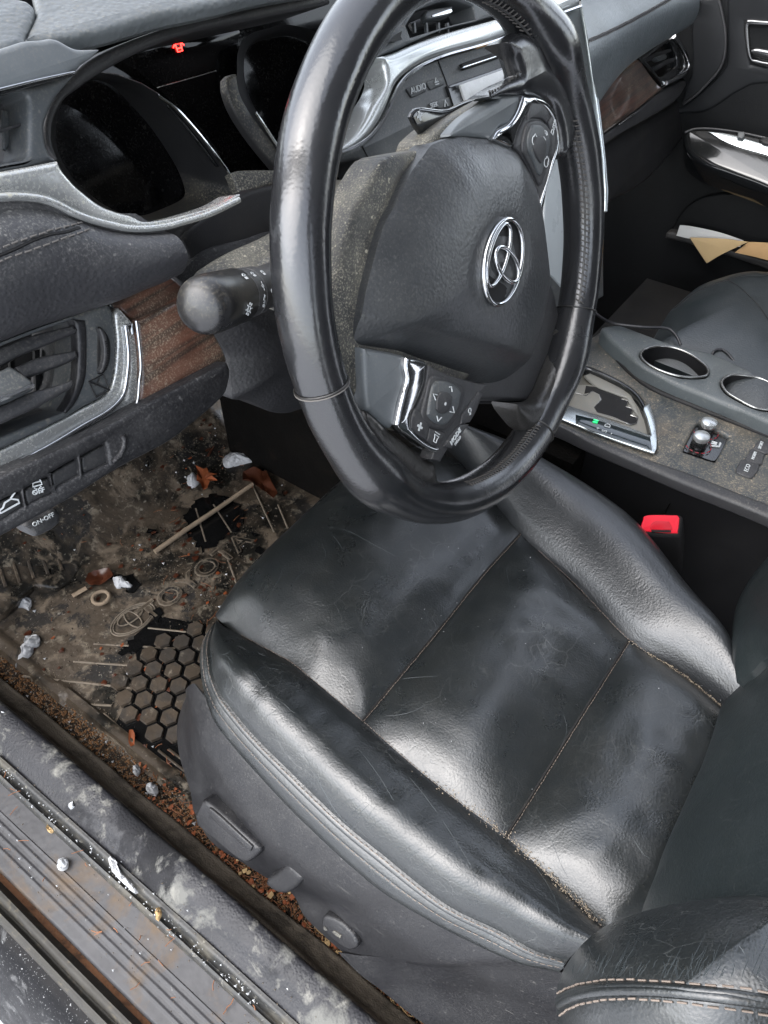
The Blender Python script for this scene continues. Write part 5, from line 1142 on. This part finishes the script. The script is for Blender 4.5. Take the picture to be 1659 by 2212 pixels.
# ================================================================ PASSENGER SIDE OF THE DASH
def QP(q,y,k=.3,z0=.6): return Y(y,k,z0).at(q)
ptop=[QP(q,y,.0) for q,y in zip(L('3',600,-120,800,-190,1000,-250,1250,-320),(.17,.19,.20,.21))]
pA=[QP(q,y,.0) for q,y in zip(L('3',600,0,800,-60,1050,-110,1285,-160),(.165,.175,.185,.19))]
pB=[QP(q,y,0) for q,y in zip(L('3',645,250,820,150,1000,60,1275,-30),(.120,.130,.14,.15))]
pC=[QP(q,y,0) for q,y in zip(L('3',665,430,800,330,1000,200,1262,80),(.115,.125,.14,.15))]
pD=[QP(q,y,0) for q,y in zip(L('3',690,600,800,445,930,325,1200,155),(.135,.145,.155,.165))]
pE=[p+V((0,.04,-.01)) for p in pD]
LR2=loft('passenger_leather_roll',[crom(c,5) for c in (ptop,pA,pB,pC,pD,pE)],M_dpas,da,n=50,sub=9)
bpy.context.view_layer.update()
for dy in(-9,9): 
    l=proj_line(L('3',645,232+dy,760,180+dy,900,110+dy,1080,10+dy,1150,-35+dy),.0003); stitches('stitching',[l],M_thrd,LR2,ln=.0045,gap=.002,r=.0005)
tube('roll_seam',proj_line(L('3',645,232,760,180,900,110,1080,10,1150,-35),-.0002),.0012,M_dark,LR2,seg=6)
PW=Pl(Y(.15,.3,.5).at(L('3',700,700)[0]),(.05,-1,.45))
slab('wood_veneer',L('3',690,600,730,520,800,435,880,370,930,332,960,370,1010,440,1068,505,960,590,830,690,710,775,700,700),PW,.02,M_wood,da,b=.004,corner=50)
slab('wood_lower_lip',L('3',710,775,830,690,960,590,1068,505,1180,450,1225,430,1150,560,1000,660,850,745,720,830),PW,.02,M_plas,da,b=.004,h=-.004,corner=50)
slab('chrome_strip',L('3',820,700,870,660,925,628,930,636,870,672,825,705),PW,.003,M_chr,da,b=.0008,h=.0018)
slab('vent_frame',L('3',930,332,1000,280,1110,195,1140,205,1190,280,1218,370,1200,430,1080,482,1060,470,1000,400),PW,.02,M_piano,da,b=.003,h=.002,holes=[L('3',965,335,1090,245,1120,250,1145,310,1150,370,1060,430,1030,420)],corner=50)
slab('vent_cavity',L('3',950,320,1130,200,1160,400,1040,440),PW,.002,M_dark,da,h=-.03)
tube('vent_chrome_edge',[PW.at((a.x,a.y),.004) for a in crom([V((a[0],a[1],0)) for a in L('3',1125,205,1160,250,1195,310,1212,375,1190,412,1130,450,1080,470)],5)],.0034,M_chr,da,seg=8)
slab('slat',L('3',960,330,1050,290,1110,275,1115,290,1060,315,985,345),PW,.008,M_plas,da,b=.001,h=-.004)
slab('slat',L('3',1005,380,1080,340,1135,325,1138,345,1080,370,1020,402),PW,.008,M_plas,da,b=.001,h=-.004)
slab('slat_tab',L('3',1030,322,1075,305,1088,318,1080,335,1045,345,1030,338),PW,.008,M_sat,da,b=.001,h=.001)
slab('glove_box',L('3',720,830,850,745,1000,660,1150,560,1220,440,1260,400,1220,700,1000,1000,760,1150,735,1000),PW,.03,M_dark,da,b=.006,h=-.02,corner=60)
# ================================================================ CENTRE CONSOLE
cn=thing('centre_console',(.36,-.05,.0),'dusty black centre console with gear selector gate, cup holders and heater knobs','centre console')
CZ=Z(.328)
def C_(name,k,pts,mt,h=0,t=.01,b=.002,**a): return slab(name,L(k,*pts),CZ,t,mt,cn,b=b,h=h,**a)
gate=L('6',290,745,340,690,380,685,500,735,600,790,670,845,715,920,745,1000,765,1100,775,1160,770,1190,740,1188,500,1100,240,1000,150,960)
cupA=L('6',683,628,700,592,750,574,820,570,900,585,980,620,1050,670,1078,705,1075,735,1040,750,960,752,880,740,790,710,720,672)
cupB=L('6',1160,790,1180,755,1230,738,1320,745,1400,765,1520,830,1580,890,1590,930,1540,950,1440,945,1350,930,1260,885,1190,840)
knobh=L('6',940,1170,1010,1035,1040,1020,1190,1090,1195,1110,1130,1230,1100,1242,945,1190)
C_('console_top','6',(100,940,300,600,440,480,520,560,700,740,900,860,1200,970,1500,1080,1800,1200,1800,1700,1433,1560,1200,1470,900,1345,600,1215,400,1130,230,1040,160,1000),M_cons,t=.012,b=.004,holes=[gate,knobh],corner=60)
C_('console_rail','6',(150,1000,230,1030,400,1100,700,1215,1000,1320,1300,1440,1433,1490,1800,1640,1800,1720,1433,1565,1200,1470,900,1352,600,1222,400,1135,230,1048,140,1015),M_plas,h=.002,t=.02,b=.005,corner=60)
# side wall towards the driver
ra=[CZ.at(q,-.012)+V((.004,0,0)) for q in L('6',140,1015,400,1135,900,1352,1433,1565,1800,1720)]
vs=[];fs=[]
for p in ra: vs+=[p,V((p.x+.006,p.y,p.z-.06)),V((p.x-.012,p.y,-.02))]
for i in range(len(ra)-1):
    for k in(0,1): a=i*3+k; fs.append((a,a+1,a+4,a+3))
wl_=[V((.29,y,z)) for y,z in ()]
mk('console_side',vs,fs,M_dark,cn,30)
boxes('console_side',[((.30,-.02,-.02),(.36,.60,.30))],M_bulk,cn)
pj=CZ.at(L('6',935,1362)[0],-.02); tube('side_joint',[pj+V((0,0,0)),pj+V((-.004,.012,-.10))],.0008,M_blackrub,cn,seg=5)
# raised cup tray
tr=L('6',452,462,470,445,560,440,650,470,760,510,900,560,1090,600,1300,690,1433,740,1800,900,1800,1150,1433,1005,1250,930,1050,850,900,790,780,735,680,680,600,610,540,555,480,500)
CT=slab('cup_tray',tr,CZ,.035,M_cup,cn,b=.006,h=.022,holes=[cupA,cupB],corner=60,n=6)
slab('cup_tray_side',L('6',452,470,480,510,540,565,600,620,680,690,780,745,900,800,1050,862,1250,940,1433,1018,1800,1165,1800,1240,1433,1090,1200,1000,950,900,760,820,640,740,540,640,455,530),CZ,.02,M_dark,cn,h=.004,b=.003)
for nm,q in (('a',cupA),('b',cupB)):
    ps=crom([CZ.at(p,.022) for p in q],5,True,70); tube('cup_holder_ring',[p+V((0,0,.0005)) for p in ps],.0016,M_chrd2,CT,closed=True,seg=8)
    c=sum(ps,V())/len(ps); m=len(ps); vs=ps+[c+(p-c)*.9+V((0,0,-.07)) for p in ps]; fs=[(i,(i+1)%m,m+(i+1)%m,m+i) for i in range(m)]+[tuple(m+i for i in range(m))]
    mk('cup_holder_well',vs,fs,M_dark,CT,60)
# selector gate
slab('gate_floor',gate,CZ,.003,M_gatem,cn,h=-.008)
GZ=slab('gate_bezel',gate,CZ,.012,M_piano,cn,b=.002,h=.004,holes=[L('6',310,742,345,705,380,702,500,755,590,805,650,855,695,925,720,1000,740,1085,700,1078,500,1000,300,935,200,930)],corner=60)
slab('gate_chrome_frame',L('6',240,920,300,930,500,1000,700,1078,745,1090,722,1000,700,930,735,900,765,1000,778,1100,778,1165,765,1192,740,1190,500,1108,240,1005,160,970),CZ,.003,M_chr2,cn,b=.0008,h=.0055,corner=60)
slab('indicator_strip',L('6',300,970,420,1000,560,1045,740,1105,750,1180,560,1120,400,1065,300,1020),CZ,.002,M_pianob,cn,b=.0005,h=.0066,corner=60)
slab('gate_plate',L('6',300,840,360,860,400,830,440,850,450,880,410,930,425,955,530,985,600,1020,560,1010,380,955,260,920),CZ,.006,M_gatep,cn,b=.001,h=-.003,corner=30)
slab('gate_plate',L('6',250,800,420,800,640,860,700,1000,735,1090,640,1060,400,990,200,930),CZ,.004,M_gatep,cn,h=-.005,corner=30)
slab('gate_channel',L('6',360,800,440,812,520,845,545,835,585,850,570,880,612,893,596,925,640,938,622,975,664,990,655,1025,625,1032,560,1010,430,965,405,930,445,885,436,855,395,835,350,845),CZ,.001,M_dark,cn,h=-.0042,corner=10,sm=False)
tube('gate_edge',[CZ.at(q,-.0038) for q in L('6',300,845,360,860,395,835,436,855,448,885,408,930,430,962,560,1008,625,1030,655,1024,664,990,622,975,640,938,596,925,612,893,570,880,585,850,545,835)],.0009,M_chrd2,cn,seg=5)
slab('gate_shelf',L('6',350,740,385,725,540,800,620,845,660,920,668,980,640,940,600,870,520,840,420,800),CZ,.004,M_gatep,cn,b=.001,h=-.002,corner=30)
def ct(s,x,y,x2,y2,sz,mt=M_white,h=.007): text('print',s,L('6',x,y)[0],L('6',x2,y2)[0],CZ.up(h),sz,mt,cn)
ct('N',418,1010,432,980,.0085,M_grn); ct('+',432,1052,446,1022,.007); ct('S',470,1068,484,1038,.009); ct('D',490,1035,504,1005,.010); ct('-',507,1082,521,1052,.009)
# seat heater knobs
slab('knob_well',knobh,CZ,.003,M_piano,cn,h=-.005)
for x,y in ((1065,1075),(1022,1155)):
    c=CZ.at(L('6',x,y)[0],-.004)
    for a in range(9): 
        t0=rad(100+a*28); tubev_=[c+V((.0145*math.cos(t0),.0145*math.sin(t0),.001)),c+V((.0145*math.cos(t0+.3),.0145*math.sin(t0+.3),.001))]; tube('heat_scale',tubev_,.0006,M_reds,cn,seg=5)
    lathe('heater_knob',[(0,.0095),(.008,.009),(.010,.0085)],M_piano,cn,c,V((0,0,1)),V((1,0,0)),V((0,1,0)),seg=20)
    lathe('knob_cap',[(.010,.0085),(.0135,.0095),(.0165,.0090),(.0180,.006),(.0182,0)],M_chrm,cn,c,V((0,0,1)),V((1,0,0)),V((0,1,0)),seg=20)
q=L('6',1128,1150)[0]; icon('seat_heater_mark',[[(-.4,.5),(-.1,-.3),(.5,-.3)],[(0,.5),(.1,0)],[(.3,.5),(.35,0)]],q,L('6',1140,1120)[0],CZ.up(-.0045),.012,M_white,cn,wd=.2)
for pts,s,tx,ty in (((1245,1290,1275,1238,1300,1230,1385,1265,1375,1300,1345,1340,1320,1338,1250,1312),'ECO',1312,1285),((1300,1225,1335,1170,1350,1170,1420,1200,1400,1260,1370,1262,1305,1240),'NORM',1352,1212),((1350,1160,1390,1110,1460,1140,1450,1190,1420,1200,1360,1175),'SPORT',1392,1150)):
    slab('drive_mode_button',L('6',*pts),CZ,.008,M_plas,cn,b=.0015,h=.0025,corner=50); ct(s,tx,ty,tx+12,ty-28,.0068 if s=='ECO' else .0050,h=.003)
# cable
cb=thing('charging_cable',(.5,-.02,.35),'thin black charging cable lying over the edge of the cup holder tray','cable')
tube('cable',crom([CZ.at(q,.025+dz) for q,dz in zip(L('6',400,360,455,402,500,425,560,440,700,455,830,460,870,480,900,520,918,560),(0,0,.002,.004,.006,.006,.004,.001,-.004))],6),.0020,M_cable,cb,seg=8)
tube('cable',crom([CZ.at(q,.020+dz) for q,dz in zip(L('6',1105,628,1110,605,1130,590,1160,586,1190,605,1220,640,1255,682),(-.004,0,.002,.003,.003,.001,-.003))],6),.0018,M_cable,cb,seg=8)
# ================================================================ PASSENGER SEAT
ps_=thing('passenger_seat',(.72,-.1,.05),'black leather passenger seat cushion beyond the cup holders','car seat')
PS=Z(.33)
o1=L('6',700,620,760,520,800,450,850,370,900,320,960,265,1030,215,1130,170,1240,138,1330,128,1433,135,1700,160,2300,300,2600,700,2200,1200,1500,1100,1100,800)
dome('seat_cushion',o1,PS,.035,M_bolp,ps_,e=2.6,skirt=.12,rings=18,fn=lambda p,r:p+V((0,0,.002*NZ.noise(p*18))))
boxes('seat_base',[((.58,-.45,.02),(.92,.12,.22))],M_dark,ps_)
bpy.context.view_layer.update()
for l in (L('6',880,345,1000,255,1120,200,1195,178,1300,150,1433,150),L('6',1195,178,1260,215,1310,260,1350,300,1390,345,1440,420)):
    tube('seat_seam',proj_line(l,.0),.0008,M_dark,ps_,seg=5)
slab('seat_rail',L('6',440,230,520,180,620,200,760,245,900,300,930,330,900,385,800,350,620,290,480,240),Z(.06),.03,M_felt,None,b=.004,loc=(.6,.2,.05))
tag(bpy.context.scene.objects['seat_rail'],'dusty brown floor rail in the dark passenger footwell','seat rail')
# ================================================================ PASSENGER DOOR
pd_=thing('passenger_door',(1.0,.1,.0),'black inner panel of the closed passenger door with armrest and map pocket','car door')
DX=X(1.02)
boxes('door_panel',[((1.02,-1.0,-.02),(1.06,.50,.78))],M_door,pd_)
slab('door_corner_panel',L('3',1270,0,1375,-20,1400,80,1418,200,1412,320,1380,400,1320,470,1250,540,1170,590,1190,500,1225,420,1230,300,1225,150,1262,80),DX,.02,M_door2,pd_,b=.004,h=.008,corner=60)
tube('door_seam',[DX.at((a.x,a.y),.009) for a in crom([V((a[0],a[1],0)) for a in L('3',1375,-20,1400,80,1418,200,1412,320,1380,400,1320,470,1250,540,1180,590)],5)],.0018,M_plas,pd_,seg=6)
slab('door_upper',L('3',1420,-200,2300,-200,2300,500,1659,480,1500,520,1300,640,1100,650,1180,592,1320,475,1400,390,1420,300),DX,.03,M_door2,pd_,b=.006,h=.002,corner=60,holes=[L('3',1535,130,1900,150,1900,400,1600,365,1560,340)])
slab('handle_bezel',L('3',1520,150,1535,118,1560,112,1659,120,1950,130,1950,430,1659,385,1600,368,1560,345,1535,280),DX,.02,M_chrd,pd_,b=.003,h=.008,holes=[L('3',1548,160,1560,142,1900,160,1900,390,1659,352,1600,340,1562,320)],corner=60)
slab('handle_cup',L('3',1548,160,1560,142,1900,160,1900,390,1659,352,1600,340,1562,320),DX,.003,M_dark,pd_,h=-.01)
slab('door_handle',L('3',1560,285,1590,275,1659,285,1900,330,1900,380,1659,352,1600,335,1568,312),DX,.012,M_chrd,pd_,b=.004,h=.010,corner=60)
AR=Z(.40)
slab('armrest',L('3',1180,745,1200,722,1250,712,1350,716,1500,735,1659,765,2300,900,2300,1500,1900,1200,1659,1065,1450,985,1300,930,1215,870,1185,810),Pl(DX.at(L('3',1300,760)[0],.05),(-.75,0,1)),.06,M_piano,pd_,b=.01,corner=60)
AP=Pl(DX.at(L('3',1300,760)[0],.052),(-.75,0,1))
slab('armrest_chrome',L('3',1320,745,1400,752,1500,775,1659,820,2000,900,2000,980,1659,880,1500,835,1400,795),AP,.003,M_chr2,pd_,b=.001)
slab('armrest_edge',L('3',1185,742,1250,722,1350,722,1500,742,1659,775,2000,840,2000,850,1659,785,1500,751,1350,731,1250,731,1190,752),AP,.003,M_plas,pd_,b=.001,h=.001)
slab('window_switch',L('3',1490,745,1525,742,1528,765,1515,785,1485,778),AP,.008,M_sat,pd_,b=.002,h=.006)
slab('window_switch',L('3',1610,785,1659,772,1720,790,1720,820,1640,815),AP,.008,M_dark,pd_,b=.002,h=.004)
slab('map_pocket_ledge',L('3',1080,1325,1100,1315,1150,1325,1300,1375,1500,1435,1659,1480,2200,1640,2200,1720,1659,1530,1500,1475,1250,1395,1075,1350),DX,.02,M_doorl,pd_,b=.004,h=.03,corner=60)
slab('map_pocket_back',L('3',1130,1270,1180,1190,1260,1130,1400,1098,1659,1105,2200,1150,2200,1600,1659,1480,1150,1330),DX,.01,M_door,pd_,b=.004,h=.012,corner=60)
PPp=X(.985,.15)
o=slab('letter',L('3',1140,1335,1160,1275,1230,1283,1380,1315,1520,1362,1500,1400,1300,1360,1215,1352),PPp,.0015,M_paper,None,b=.0004,corner=20,loc=(1.0,.1,.3)); tag(o,'white folded paper sticking out of the passenger door pocket','paper')
for i,(a_,b_) in enumerate(((1235,1315),(1235,1330))):
    pass
PPe=X(.970,.15)
o=slab('envelope',L('3',1215,1345,1400,1352,1548,1370,1400,1440,1312,1492,1260,1415),PPe,.002,M_kraft,None,b=.0006,corner=20,loc=(1.0,.1,.3)); tag(o,'pale brown pointed envelope flap hanging over the door pocket edge','envelope')
o=slab('kraft_folder',L('3',1548,1372,1600,1372,1720,1385,2000,1450,2000,1580,1659,1475,1470,1430),X(.978,.15),.002,M_kraft2,None,b=.0006,corner=20,loc=(1.0,.1,.3)); tag(o,'brown kraft paper behind the envelope at the right picture edge','paper')
